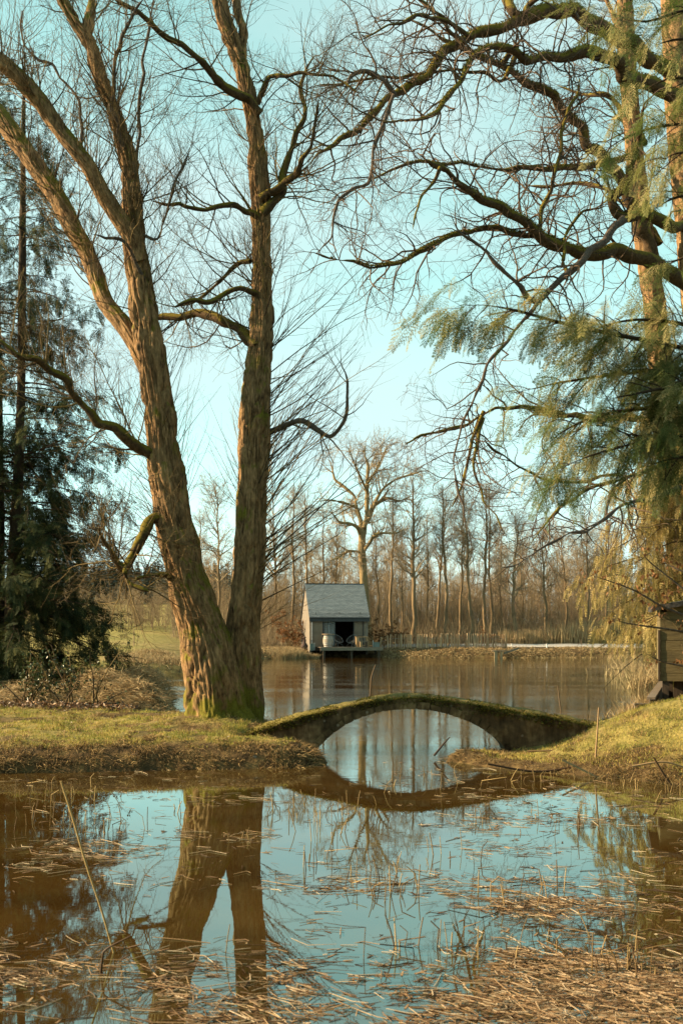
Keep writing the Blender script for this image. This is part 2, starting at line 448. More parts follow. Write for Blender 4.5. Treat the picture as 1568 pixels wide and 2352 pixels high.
M['weeping'] = leafy('weeping_conifer_needles', [(0.0, (0.28, 0.22, 0.06)), (0.5, (0.50, 0.385, 0.13)), (1.0, (0.70, 0.53, 0.22))], 0.4, 0.7, inst=True)
M['grass'] = leafy('winter_grass', [(0.0, (0.13, 0.17, 0.026)), (0.35, (0.33, 0.33, 0.06)), (0.65, (0.54, 0.43, 0.11)), (1.0, (0.56, 0.37, 0.15))], 0.3, 0.7, patch=2.8)
M['straw'] = leafy('dead_grass', [(0.0, (0.16, 0.098, 0.042)), (0.5, (0.42, 0.29, 0.135)), (1.0, (0.66, 0.50, 0.26))], 0.2, 0.7)
M['bankstraw'] = leafy('bank_dead_grass', [(0.0, (0.08, 0.042, 0.016)), (0.6, (0.32, 0.205, 0.08)), (1.0, (0.58, 0.40, 0.17))], 0.2, 0.7)
M['reed'] = leafy('floating_reed', [(0.0, (0.05, 0.024, 0.01)), (0.35, (0.24, 0.135, 0.06)), (0.7, (0.50, 0.325, 0.165)), (1.0, (0.72, 0.56, 0.37))], 0.1, 0.6)
M['dead_leaf'] = leafy('brown_leaves', [(0.0, (0.10, 0.04, 0.015)), (0.6, (0.26, 0.11, 0.035)), (1.0, (0.40, 0.2, 0.07))], 0.35, 0.6)
M['litter'] = leafy('leaf_litter', [(0.0, (0.05, 0.028, 0.012)), (0.6, (0.19, 0.09, 0.035)), (0.9, (0.36, 0.22, 0.1)), (1.0, (0.5, 0.42, 0.34))], 0.1, 0.5)
M['ivy'] = leafy('ivy_leaves', [(0.0, (0.02, 0.045, 0.012)), (0.7, (0.06, 0.09, 0.02)), (1.0, (0.16, 0.15, 0.05))], 0.1, 0.3)
M['moss'] = leafy('moss_tufts', [(0.0, (0.05, 0.065, 0.008)), (0.5, (0.14, 0.125, 0.015)), (1.0, (0.26, 0.205, 0.03))], 0.3, 0.8)
# ------------------------------------------------------------------ the ground, the pond, the path
WATER = [(-14, 3.0), (10, 3.0), (11, 9), (9, 13.0), wpx(1568, 1806), wpx(1430, 1790), wpx(1300, 1780), wpx(1180, 1766), wpx(1090, 1757),
         wpx(1015, 1749), wpx(1060, 1737), wpx(1160, 1726), (3.35, 23.4), (4.3, 24.6), (5.4, 26.2), (6.4, 28.8), (7.4, 31.5), (9.6, 39), (13.5, 49), (20, 62),
         (36, 76), (70, 91), (40, 90.6), (20, 91.0), (8, 90.4), (2.6, 90.6), (2.2, 92.2), (-1.8, 92.2), (-2.1, 90.0), (-4.0, 89.2), (-6.2, 87), (-6.6, 80), wpx(470, 1538),
         wpx(440, 1547), wpx(360, 1548), (-15, 57), (-15, 51), wpx(362, 1562), wpx(384, 1600), wpx(402, 1640), (-4.1, 28.8), (-3.2, 27.4), (-1.9, 26.4),
         (-1.35, 24.9), (-0.95, 23.8), (-0.80, 22.9), wpx(715, 1726), wpx(742, 1752), wpx(700, 1763), wpx(560, 1766), wpx(430, 1768), wpx(300, 1770), wpx(150, 1772), wpx(0, 1776), (-9, 18.2), (-14, 16)]
WATER = np.array(WATER, float)

def shore(x, y):
    """signed distance to the waterline, positive on land"""
    x = np.asarray(x, float); y = np.asarray(y, float)
    best = np.full(x.shape, 1e9); inside = np.zeros(x.shape, bool)
    n = len(WATER)
    for i in range(n):
        ax, ay = WATER[i]; bx, by = WATER[(i + 1) % n]
        ex, ey = bx - ax, by - ay
        t = np.clip(((x - ax) * ex + (y - ay) * ey) / (ex * ex + ey * ey + 1e-12), 0, 1)
        best = np.minimum(best, np.hypot(x - ax - t * ex, y - ay - t * ey))
        c = ((ay > y) != (by > y))
        xi = ax + (y - ay) / np.where(abs(ey) < 1e-9, 1e-9, ey) * ex
        inside ^= c & (x < xi)
    return np.where(inside, -best, best)

def sstep(a, b, v):
    t = np.clip((v - a) / (b - a), 0, 1); return t * t * (3 - 2 * t)

def ground_z(x, y, sd=None):
    x = np.asarray(x, float); y = np.asarray(y, float)
    if sd is None: sd = shore(x, y)
    near = 1 - sstep(32, 45, y)
    sdn = sd + near * ((noise2(x, y, 0.5, 3) - 0.5) * 0.22 + (noise2(x, y, 1.3, 13) - 0.5) * 0.28) + (1 - near) * (noise2(x, y, 2.0, 4) - 0.5) * 0.8
    s = np.maximum(sdn, 0)
    far = sstep(60, 86, y)
    rightb = sstep(1.2, 3.0, x) * (1 - sstep(34, 44, y)) * sstep(8, 13, y)
    hb = 0.42 * (1 - far) + 0.78 * far
    k = 0.32 * (1 - far) + 1.0 * far
    z = hb * (1 - np.exp(-s / k)) + 0.018 * np.minimum(s, 5) * (1 - far)
    zr = 0.075 * (1 - np.exp(-s / 0.2)) + (0.03 + 0.285 * sstep(2.7, 4.9, x)) * np.minimum(s, 4.5) + 0.05 * np.minimum(np.maximum(s - 4.5, 0), 10)
    z = z * (1 - rightb) + zr * rightb
    z = z + 0.22 * np.exp(-(((x + 2.35) / 1.15) ** 2 + ((y - 23.2) / 1.1) ** 2)) * np.minimum(1, s * 2)
    z = z - 0.33 * np.exp(-(((x + 1.25) / 0.68) ** 2 + ((y - 21.7) / 0.45) ** 2)) * np.minimum(1, s * 3) - 0.26 * np.exp(-(((x - 4.15) / 0.85) ** 2 + ((y - 21.4) / 0.55) ** 2)) * np.minimum(1, s * 3)
    # meadow climbing away to the upper left, forest floor lifting a little
    fl = 1 - sstep(-16, -5, x + 0.06 * (y - 60))
    z = z + fl * np.clip(y - 58, 0, 92) * 0.024 * np.minimum(1, s * 0.3) + (1 - fl) * np.clip(y - 97, 0, 200) * 0.012
    z = z + (np.clip(y - 150, 0, 400) * 0.05) * fl
    z = z + near * np.minimum(s, 1) * ((noise2(x, y, 0.35, 8) - 0.5) * 0.13) + (1 - near) * np.minimum(s, 1) * (noise2(x, y, 3, 9) - 0.5) * 0.35 * (0.3 + 0.7 * (1 - sstep(88, 92, y)*(1-sstep(105,115,y))))
    zw = -0.04 - np.minimum(0.9, 0.3 * np.maximum(-sdn, 0))
    return np.where(sdn > 0, z, zw)

def coords(segs):
    out = [np.arange(a, b, s) for a, b, s in segs]
    return np.concatenate(out)

gx = coords([(-400, -120, 28), (-120, -40, 8), (-40, -15, 1.6), (-15, -8, 0.4), (-8, 8, 0.11), (8, 15, 0.4), (15, 40, 1.6), (40, 120, 8), (120, 401, 28)])
gy = coords([(-60, 0, 6), (0, 17, 0.8), (17, 29, 0.11), (29, 60, 0.5), (60, 110, 0.6), (110, 200, 4), (200, 420, 22), (420, 1500, 120)])
GX, GY = np.meshgrid(gx, gy)
SD = shore(GX, GY)
GZ = ground_z(GX, GY, SD)
nx, ny = len(gx), len(gy)
i, j = np.meshgrid(np.arange(ny - 1), np.arange(nx - 1), indexing='ij')
a = i * nx + j
gq = np.stack([a, a + 1, a + nx + 1, a + nx], -1).reshape(-1, 4)
# cover: 0 earth and dead leaves .. 1 green turf
fieldm = (1 - sstep(-14, -5, GX + 0.06 * (GY - 60))) * sstep(52, 60, GY)
turf = np.where(GY < 45, sstep(0.35, 0.9, SD), 0) * (0.75 - 0.9 * np.clip(noise2(GX, GY, 0.8, 57) - 0.52, 0, 1) * 4)
cover = np.clip(np.maximum(turf, fieldm * 0.9), 0, 1)
m, n, l, b, out = new_mat('ground_soil_and_turf')
at = n.new('ShaderNodeAttribute'); at.attribute_name = 'var'
no = noise_node(n, l, 3.0, 6); nb = noise_node(n, l, 0.12, 4)
earth = ramp(n, l, no.outputs['Fac'], [(0.3, (0.05, 0.032, 0.015)), (0.55, (0.13, 0.082, 0.035)), (0.75, (0.21, 0.14, 0.06))], ALB)
turfc = ramp(n, l, math_n(n, l, 'ADD', math_n(n, l, 'MULTIPLY', no.outputs['Fac'], 0.5), math_n(n, l, 'MULTIPLY', nb.outputs['Fac'], 0.5)), [(0.35, (0.20, 0.19, 0.045)), (0.5, (0.33, 0.27, 0.08)), (0.65, (0.42, 0.31, 0.12))], ALB)
k = math_n(n, l, 'ADD', at.outputs['Fac'], math_n(n, l, 'MULTIPLY', math_n(n, l, 'SUBTRACT', no.outputs['Fac'], 0.5), 0.9), True)
l.new(mix(n, l, k, earth.outputs[0], turfc.outputs[0]), b.inputs['Base Color']); b.inputs['Roughness'].default_value = 0.95; b.inputs['Specular IOR Level'].default_value = 0.1
bp = n.new('ShaderNodeBump'); bp.inputs['Strength'].default_value = 0.8; bp.inputs['Distance'].default_value = 0.05
n9 = noise_node(n, l, 14, 5); l.new(n9.outputs['Fac'], bp.inputs['Height']); l.new(bp.outputs[0], b.inputs['Normal'])
M['ground'] = m
acc = Acc(); acc.add(np.stack([GX, GY, GZ], -1).reshape(-1, 3), gq, var=cover.ravel())
tag(acc.build('ground', M['ground']), 'grassy banks and meadow round the pond', 'ground', kind='structure')

# water: still brown pool, wider pond beyond the bridge slightly ruffled by the breeze
m, n, l, b, out = new_mat('muddy_pond_water')
no = noise_node(n, l, 0.7, 3)
r = ramp(n, l, no.outputs['Fac'], [(0.35, (0.045, 0.022, 0.005)), (0.7, (0.085, 0.045, 0.011))], ALB)
l.new(r.outputs[0], b.inputs['Base Color']); b.inputs['Roughness'].default_value = 0.01; b.inputs['IOR'].default_value = 2.7; b.inputs['Specular Tint'].default_value = (0.40, 1.0, 0.96, 1)
b.inputs['Specular IOR Level'].default_value = 0.5
tc = n.new('ShaderNodeTexCoord'); sx = n.new('ShaderNodeSeparateXYZ'); l.new(tc.outputs['Object'], sx.inputs[0])
rg = n.new('ShaderNodeMapRange'); rg.inputs['From Min'].default_value = 17; rg.inputs['From Max'].default_value = 27
rg.inputs['To Min'].default_value = 0.05; rg.inputs['To Max'].default_value = 1.0; l.new(sx.outputs['Y'], rg.inputs['Value'])
w1 = noise_node(n, l, 3.2, 3, (1.0, 2.2, 1)); w2 = noise_node(n, l, 0.22, 3, (0.5, 1.6, 1))
pat = ramp(n, l, w2.outputs['Fac'], [(0.42, (0.25, 0.25, 0.25)), (0.62, (1, 1, 1))])
h = math_n(n, l, 'MULTIPLY', math_n(n, l, 'MULTIPLY', w1.outputs['Fac'], pat.outputs[0]), rg.outputs[0])
bp = n.new('ShaderNodeBump'); bp.inputs['Strength'].default_value = 0.35; bp.inputs['Distance'].default_value = 0.018
l.new(h, bp.inputs['Height']); l.new(bp.outputs[0], b.inputs['Normal'])
M['water'] = m
acc = Acc(); acc.add([(-60, 1, 0), (80, 1, 0), (80, 95, 0), (-60, 95, 0)], [(0, 1, 2, 3)])
tag(acc.build('pond', M['water']), 'still brown pond water with sky reflections', 'pond', kind='structure')

def gz1(x, y): return float(ground_z(np.array([x]), np.array([y]))[0])

# pale gravel path along the far bank
acc = Acc(); xs = np.linspace(2.6, 70, 130)
e0 = 93.2 + 0.25 * np.sin(xs * 0.5); e1 = 97.0 + 0.3 * np.sin(xs * 0.37 + 1)
rows = []
for f in np.linspace(0, 1, 6):
    yy = e0 * (1 - f) + e1 * f; rows.append(np.stack([xs, yy, ground_z(xs, yy) + 0.03 + 0.16 * f], -1))
V = np.stack(rows); i, j = np.meshgrid(np.arange(5), np.arange(129), indexing='ij'); a = i * 130 + j
acc.add(V.reshape(-1, 3), np.stack([a, a + 1, a + 131, a + 130], -1).reshape(-1, 4))
M['gravel'] = simple('pale_gravel', [(0.3, (0.34, 0.31, 0.28)), (0.7, (0.54, 0.50, 0.45))], 8, 5, bump=0.5)
tag(acc.build('path', M['gravel']), 'pale gravel path along the far bank', 'path', kind='structure')

# ------------------------------------------------------------------ arched bridge
m, n, l, b, out = new_mat('stained_concrete')
n1 = noise_node(n, l, 2.2, 6); n2 = noise_node(n, l, 11, 4); n3 = noise_node(n, l, 5, 3, (3, 3, 0.6))
f = math_n(n, l, 'ADD', math_n(n, l, 'MULTIPLY', n1.outputs['Fac'], 0.55), math_n(n, l, 'ADD', math_n(n, l, 'MULTIPLY', n2.outputs['Fac'], 0.2), math_n(n, l, 'MULTIPLY', n3.outputs['Fac'], 0.25)))
r = ramp(n, l, f, [(0.38, (0.045, 0.026, 0.010)), (0.5, (0.13, 0.078, 0.034)), (0.66, (0.36, 0.24, 0.115))], ALB)
vo = n.new('ShaderNodeTexVoronoi'); vo.inputs['Scale'].default_value = 5.5
tc = n.new('ShaderNodeTexCoord'); l.new(tc.outputs['Object'], vo.inputs['Vector'])
sp = ramp(n, l, vo.outputs['Distance'], [(0.10, (1, 1, 1)), (0.17, (0, 0, 0))])
col = mix(n, l, math_n(n, l, 'MULTIPLY', sp.outputs[0], 0.30), r.outputs[0], (0.38, 0.32, 0.24))
ge = n.new('ShaderNodeNewGeometry'); sx = n.new('ShaderNodeSeparateXYZ'); l.new(ge.outputs['Normal'], sx.inputs[0])
k = math_n(n, l, 'MULTIPLY', math_n(n, l, 'SUBTRACT', math_n(n, l, 'ADD', sx.outputs['Z'], n1.outputs['Fac']), 0.75), 3.0, True)
l.new(mix(n, l, math_n(n, l, 'MULTIPLY', k, 0.8), col, (0.13, 0.105, 0.015)), b.inputs['Base Color']); b.inputs['Roughness'].default_value = 0.92
bp = n.new('ShaderNodeBump'); bp.inputs['Strength'].default_value = 0.7; bp.inputs['Distance'].default_value = 0.03
l.new(f, bp.inputs['Height']); l.new(bp.outputs[0], b.inputs['Normal'])
M['concrete'] = m
BY = 22.0
top_pts = np.array([(545, 1692), (600, 1675), (680, 1651), (760, 1631), (840, 1614), (900, 1606), (950, 1604), (1000, 1607), (1080, 1618), (1160, 1632), (1240, 1645), (1320, 1659), (1385, 1674)], float)
bot_pts = np.array([(545, 1696), (600, 1697), (650, 1712), (690, 1727), (716, 1732), (728, 1718), (760, 1686), (800, 1659), (850, 1639), (900, 1629), (950, 1627), (1000, 1632), (1050, 1646), (1100, 1668), (1140, 1696), (1163, 1720), (1172, 1732), (1230, 1732), (1385, 1706)], float)
nc = 220
xs = np.linspace(545, 1385, nc)
zt = EYE - (np.interp(xs, top_pts[:, 0], catmull(np.c_[top_pts, top_pts[:, 0] * 0], 13)[:, 1] if False else top_pts[:, 1]) - HZ) * BY / F
tp = catmull(np.c_[top_pts, np.zeros(len(top_pts))], 300); bt = catmull(np.c_[bot_pts, np.zeros(len(bot_pts))], 500)
zt = EYE - (np.interp(xs, np.maximum.accumulate(tp[:, 0]), tp[:, 1]) - HZ) * BY / F
zb = EYE - (np.interp(xs, np.maximum.accumulate(bt[:, 0]), bt[:, 1]) - HZ) * BY / F
zb = np.minimum(zb, zt - 0.03)
X = (xs - CX) * BY / F
wdt = 1.05
prof = []
for t in np.linspace(0, 1, 9)[:-1]: prof.append((0, t))           # front, bottom to top
for t in np.linspace(0, 1, 8)[:-1]: prof.append((t, 1))           # top, front to back
for t in np.linspace(1, 0, 6)[:-1]: prof.append((1, t))
for t in np.linspace(1, 0, 8)[:-1]: prof.append((t, 0))           # soffit back to front
prof = np.array(prof); kp = len(prof)
yaw = 0.03
VV = np.empty((nc, kp, 3))
VV[..., 0] = X[:, None]; VV[..., 1] = BY + prof[None, :, 0] * wdt + yaw * (X[:, None] - 1.2)
VV[..., 2] = zb[:, None] + (zt - zb)[:, None] * prof[None, :, 1]
# rounded shoulders and rough weathered skin
crown = np.where(prof[:, 1] == 1, 0.05 * np.sin(np.pi * prof[:, 0]), 0)
VV[..., 2] += crown[None]
nn = np.zeros((nc, kp, 3)); nn[..., 1] = np.where(prof[:, 0] == 0, -1, np.where(prof[:, 0] == 1, 1, 0))[None]; nn[..., 2] = np.where(prof[:, 1] == 1, 1, np.where(prof[:, 1] == 0, -1, 0))[None]
dn = (fbm(VV / 0.35, 5, 3) - 0.5) * 0.09 + (fbm(VV / 0.09, 6, 2) - 0.5) * 0.04
VV = VV + nn * dn[..., None]
i, j = np.meshgrid(np.arange(nc - 1), np.arange(kp), indexing='ij')
a = i * kp + j; bb = i * kp + (j + 1) % kp
br = empty('arched_bridge', (1.35, 22.5, 0.0), 'low mossy arched concrete footbridge between the two grassy banks', 'bridge')
acc = Acc(); acc.add(VV.reshape(-1, 3), np.stack([a, a + kp, bb + kp, bb], -1).reshape(-1, 4)); acc.build('arch', M['concrete'], br)
acc = Acc()
nm = 15000
u = rng.random(nm); v = rng.random(nm)
pick = noise2(u * 7.2, v * 1.0, 0.5, 21) + 0.25 * (1 - v)
ok = pick > 0.52; u, v = u[ok], v[ok]
mx_ = X[0] + (X[-1] - X[0]) * u
mz = np.interp(mx_, X, zt) + 0.05 * np.sin(np.pi * v) - 0.015
my = BY + v * wdt + yaw * (mx_ - 1.2) - 0.02
hang = rng.random(len(u)) < 0.30
my = np.where(hang, BY - 0.01 + yaw * (mx_ - 1.2), my)
mz = np.where(hang, mz - 0.13 * rng.random(len(u)) ** 1.6 * noise2(mx_, mx_ * 0, 0.35, 44) * 2.0, mz)
dd = np.stack([rng.normal(size=len(u)) * 0.5, np.where(hang, -0.9, rng.normal(size=len(u)) * 0.5 - 0.2), np.where(hang, 0.1, 0.9)], -1)
blades(acc, np.stack([mx_, my, mz], -1), dd, rng.uniform(0.02, 0.055, len(u)), 0.010)
acc.build('moss', M['moss'], br, kind='stuff')
# a few grass tufts hanging over the lip
acc = Acc(); nt = 420
tx = X[0] + (X[-1] - X[0]) * rng.random(nt); tz = np.interp(tx, X, zt) + 0.01
blades(acc, np.stack([tx, np.full(nt, BY) + 0.15 * rng.random(nt) + yaw * (tx - 1.2), tz], -1), np.stack([rng.normal(size=nt) * .4, rng.normal(size=nt) * .4 - .2, np.ones(nt)], -1), rng.uniform(0.05, 0.15, nt), 0.004, bend=np.stack([rng.normal(size=nt) * .5, -0.6 * np.ones(nt), -0.5 * np.ones(nt)], -1))
acc.build('grass_tufts', M['bankstraw'], br, kind='stuff')

# uneven ring of stones along the arch edge
ring = catmull(np.c_[bot_pts[4:17], np.zeros(13)], 260)
ringX = (ring[:, 0] - CX) * BY / F; ringZ = EYE - (ring[:, 1] - HZ) * BY / F
sel = (ring[:, 0] > 722) & (ring[:, 0] < 1168); ringX, ringZ = ringX[sel], ringZ[sel]
sl_ = np.r_[0, np.cumsum(np.hypot(np.diff(ringX), np.diff(ringZ)))]
r_ = np.random.default_rng(3); u0 = 0.0
while u0 < sl_[-1] - 0.05:
    u1 = min(sl_[-1], u0 + r_.uniform(0.12, 0.26)); tk = r_.uniform(0.085, 0.15); pr = r_.uniform(0.012, 0.05)
    pts_ = []
    for u in (u0 + .008, u1 - .008):
        x_, z_ = np.interp(u, sl_, ringX), np.interp(u, sl_, ringZ)
        dx_, dz_ = np.interp(u + .05, sl_, ringX) - np.interp(u - .05, sl_, ringX), np.interp(u + .05, sl_, ringZ) - np.interp(u - .05, sl_, ringZ)
        q_ = math.hypot(dx_, dz_) + 1e-9; nx_, nz_ = -dz_ / q_, dx_ / q_
        pts_.append((x_ - nx_ * .012, z_ - nz_ * .012)); pts_.append((x_ + nx_ * tk * r_.uniform(.8, 1.1), z_ + nz_ * tk * r_.uniform(.8, 1.1)))
    yf = BY + yaw * (pts_[0][0] - 1.2) - pr; yb_ = yf + 0.16
    a_ = Acc(); o4 = [pts_[0], pts_[2], pts_[3], pts_[1]]
    a_.add([(p[0], yf + r_.uniform(0, .012), p[1]) for p in o4] + [(p[0], yb_, p[1]) for p in o4], [(0, 1, 2, 3), (7, 6, 5, 4), (0, 4, 5, 1), (1, 5, 6, 2), (2, 6, 7, 3), (3, 7, 4, 0)])
    a_.build('stone', M['concrete'], br, False); u0 = u1
# ------------------------------------------------------------------ twin-trunked tree on the near bank
def stem_part(name, PR, mat, parent, k=40, step=0.035, rid=0.07, amp=0.03, long=0.4, seed=0, flare=0.0, knob=0.0):
    P, R = PR
    L = np.linalg.norm(np.diff(P, axis=0), axis=1).sum()
    P, R = resamp(P, R, int(np.clip(L / step, 12, 420)))
    if name == 'limb': R = R * np.minimum(1.0, (1.02 - np.linspace(0, 1, len(R))) / 0.12) ** 0.7
    acc = Acc(); barked(acc, P, R, k, rid, amp, long, seed, flare, knob=knob)
    return acc.build(name, mat, parent)

D = 23.2
LT = trace([(510, 1668, 146), (503, 1640, 142), (490, 1560, 138), (473, 1480, 128), (461, 1430, 112), (420, 1290, 98), (386, 1112, 92), (364, 929, 79), (347, 800, 76), (328, 700, 66), (313, 600, 60), (305, 520, 52), (302, 440, 48), (298, 380, 46), (270, 280, 42), (235, 190, 38), (205, 100, 36), (165, 40, 34), (135, -20, 32), (105, -110, 27)], D, D - 0.7, 60, 0.1, 1)
RT = trace([(558, 1672, 90), (559, 1640, 90), (558, 1560, 94), (557, 1490, 95), (560, 1424, 90), (575, 1263, 81), (580, 1112, 80), (587, 951, 76), (598, 800, 64), (603, 700, 57), (602, 600, 54), (600, 500, 52), (594, 400, 47), (586, 300, 44), (572, 230, 43), (555, 150, 40), (525, 80, 38), (505, 0, 36), (482, -110, 32)], D + 0.25, D + 0.6, 60, 0.1, 2)
ML = trace([(322, 600, 36), (300, 540, 42), (272, 497, 42), (235, 440, 42), (195, 370, 42), (140, 300, 42), (90, 230, 42), (45, 180, 42), (0, 140, 42), (-90, 80, 36)], D - 0.5, D - 2.0, 40, 0.1, 3)
LL = trace([(352, 880, 44), (318, 800, 48), (280, 740, 46), (240, 690, 44), (205, 590, 42), (165, 520, 44), (130, 450, 46), (60, 350, 48), (0, 268, 48), (-80, 180, 44)], D - 0.1, D + 1.6, 40, 0.1, 4)
LT, RT, ML, LL = [(q[0], q[1] * 0.93) for q in (LT, RT, ML, LL)]
tw = empty('twin_trunked_tree', (px(530, 1650, D)[0], D, 0.5), 'tall bare twin-trunked tree with fissured bark on the grassy bank', 'tree')
stem_part('trunk', LT, M['bark'], tw, 150, 0.028, 0.09, 0.085, 0.55, 11, 0.34, 0.035)
stem_part('trunk', RT, M['bark'], tw, 130, 0.028, 0.085, 0.078, 0.55, 23, 0.34, 0.035)
stem_part('limb', ML, M['bark'], tw, 90, 0.028, 0.06, 0.035, 0.42, 35, 0, 0.015)
stem_part('limb', LL, M['bark'], tw, 90, 0.028, 0.06, 0.035, 0.42, 47, 0, 0.015)
small = []
for s_, (pts, d0, d1, mt) in enumerate([
    ([(595, 260, 20), (575, 235, 20), (540, 213, 19), (490, 165, 18), (420, 105, 16), (350, 55, 13), (290, 20, 11), (240, -20, 9)], D + .4, D - 1.5, 'limb'),
    ([(556, 130, 22), (562, 70, 20), (552, 30, 19), (548, -60, 15)], D + .5, D + .9, 'bark'),
    ([(203, 95, 26), (205, 50, 24), (214, 0, 22), (222, -80, 18)], D - .6, D - .1, 'bark'),
    ([(590, 800, 30), (568, 775, 30), (545, 750, 28), (500, 731, 25), (440, 722, 22), (370, 725, 19), (320, 740, 15)], D + .3, D + 1.8, 'limb'),
    ([(595, 690, 20), (575, 668, 17), (530, 665, 13), (490, 690, 12), (440, 690, 10), (400, 705, 8)], D + .4, D - .6, 'limb'),
    ([(595, 500, 18), (570, 480, 15), (520, 475, 13), (440, 478, 11), (410, 463, 8), (380, 470, 6), (345, 462, 4)], D + .4, D - .9, 'limb'),
    ([(575, 600, 12), (540, 610, 11), (490, 660, 9), (450, 690, 7), (400, 705, 4)], D + .5, D + 1.6, 'limb'),
    ([(612, 1000, 15), (632, 985, 14), (680, 970, 13), (730, 985, 12), (766, 1001, 11), (790, 952, 9), (796, 870, 7), (785, 838, 5)], D + .4, D - .6, 'bare_bark'),
    ([(380, 1060, 32), (345, 1040, 28), (310, 1020, 25), (260, 985, 22), (230, 965, 22), (190, 930, 19), (150, 870, 17), (100, 830, 15), (40, 815, 13), (0, 790, 11), (-60, 770, 8)], D - .1, D - 2.2, 'limb'),
    ([(375, 1185, 26), (345, 1195, 27), (325, 1230, 25), (310, 1270, 22), (291, 1308, 20), (272, 1300, 14), (250, 1262, 11), (232, 1225, 8), (226, 1190, 5)], D - .2, D - 1.4, 'limb'),
    ([(293, 1300, 15), (288, 1325, 13), (300, 1340, 11), (340, 1352, 8)], D - 1.0, D - 1.3, 'limb'),
    ([(392, 1330, 14), (365, 1318, 10), (325, 1320, 8), (305, 1330, 5)], D - .3, D - 1.0, 'limb'),
    ([(285, 345, 12), (262, 270, 12), (262, 200, 10), (270, 120, 9), (300, 60, 8), (315, 20, 6), (335, -20, 5)], D - .6, D - 1.6, 'bare_bark'),
    ([(300, 440, 9), (318, 350, 8), (320, 300, 7), (322, 180, 6), (345, 40, 5), (352, -30, 4)], D - .5, D + .4, 'bare_bark'),
    ([(190, 370, 9), (180, 240, 7), (120, 150, 6), (55, 110, 5), (50, 20, 4)], D - .9, D - .2, 'bare_bark'),
    ([(330, 640, 8), (290, 560, 7), (240, 545, 6), (205, 540, 4)], D - .5, D - 1.5, 'bare_bark'),
    ([(330, 540, 8), (365, 540, 6), (400, 420, 5), (430, 350, 4)], D - .6, D - 1.4, 'bare_bark'),
    ([(600, 490, 22), (640, 445, 20), (660, 380, 17), (680, 330, 13), (700, 270, 10), (690, 200, 8), (720, 130, 6)], D + .3, D + 1.0, 'limb'),
    ([(600, 455, 18), (620, 440, 18), (650, 425, 16), (690, 380, 13), (720, 300, 9), (740, 220, 7)], D + .3, D - .8, 'limb'),
    ([(592, 240, 14), (610, 205, 12), (640, 175, 10), (700, 170, 8), (760, 180, 6), (830, 210, 5)], D + .5, D - .4, 'limb'),
]):
    PR = trace(pts, d0, d1, 60, 0.15, 60 + s_, 1.0)
    stem_part('limb', PR, M[mt], tw, 18 if pts[0][2] > 14 else 10, 0.05, 0.05, 0.012 if pts[0][2] > 14 else 0.006, 0.2, 100 + s_, 0, 0.01)
    small.append(PR)
g = np.random.default_rng(31)
upper = [resamp(P[int(len(P) * f):], R[int(len(P) * f):], 20) for (P, R), f in ((LT, .45), (RT, .45), (ML, .2), (LL, .25))]
S1, R1 = stack(upper + small, 20)
acc = Acc()
# branches on the upper stems and the small limbs
A1 = grow(g, S1, R1, 520, (0.05, 1), (30, 75), (0.7, 2.4), 0.35, 0.016, 8, 0.16, (0, 0, 0.10))
A2 = grow(g, *A1, 2600, (0.15, 1), (25, 60), (0.4, 1.1), 0.6, 0.007, 6, 0.15, (0, 0, 0.06))
A3 = grow(g, *A2, 7000, (0.1, 1), (25, 60), (0.2, 0.8), 0.7, 0.004, 4, 0.15, (0, 0, 0.04), rmin=0.003)
tubes(acc, *A1, k=5); tubes(acc, *A2, k=3); tubes(acc, *A3, k=3)
acc.build('crown', M['twig'], tw, kind='stuff')
# long straight shoots sprouting from the bark, thickest on the sunny right of the slim trunk and at both feet
acc = Acc()
LTr, RTr = resamp(*LT, 40), resamp(*RT, 40)
def shoots(PR, n, t, bias, ang, L, trop, r, sub, wig=0.075):
    P, R = PR
    B = grow(g, P[None], R[None], n, t, ang, L, 0.05, r, 10, wig, trop, bias, 0.2, 0.2)
    B[0][:, :, :] += norm(B[0][:, 1:2] - B[0][:, :1]) * 0  # start inside the bark
    tubes(acc, *B, k=4)
    if sub:
        C = grow(g, *B, sub, (0.2, 1), (15, 45), (0.3, 1.0), 0.6, 0.005, 6, 0.08, (0, 0, 0.03)); tubes(acc, *C, k=3)
shoots(RTr, 46, (0.13, 0.52), (2.2, -0.4, 0.2), (28, 62), (1.6, 4.2), (0.01, 0, 0.02), 0.017, 420)
shoots(RTr, 60, (0.10, 0.42), (2.0, -0.2, 0.2), (25, 60), (1.0, 2.6), (0.015, 0, 0.03), 0.009, 260)
shoots(RTr, 60, (0.25, 0.75), (-2.0, -0.4, 0.2), (18, 45), (0.8, 2.2), (-0.01, 0, 0.05), 0.007, 260)
shoots(RTr, 70, (0.3, 0.95), (0, -0.6, 0.2), (15, 50), (0.5, 1.6), (0, 0, 0.08), 0.006, 160)
shoots(LTr, 60, (0.16, 0.36), (-2.4, -0.4, 0.2), (20, 60), (0.8, 2.2), (-0.02, 0, 0.03), 0.008, 150)
shoots(LTr, 70, (0.25, 0.65), (1.8, -0.5, 0.2), (15, 45), (0.8, 2.6), (0.0, 0, 0.05), 0.007, 300)
shoots(LTr, 60, (0.3, 0.9), (-1.5, -0.6, 0.2), (15, 55), (0.5, 1.8), (0, 0, 0.08), 0.006, 160)
for PR_, n_, b_ in ((LL, 90, (-.3, -.3, 1.5)), (ML, 80, (0, -.3, 1.5)), (small[8], 110, (0, -.2, 1.8)), (small[9], 60, (0, 0, .3)), (small[3], 60, (0, 0, 1.6))):
    shoots(resamp(*PR_, 40), n_, (0.15, 0.98), b_, (35, 85), (0.6, 2.0), (0, 0, 0.07), 0.008, n_ * 5, 0.09)
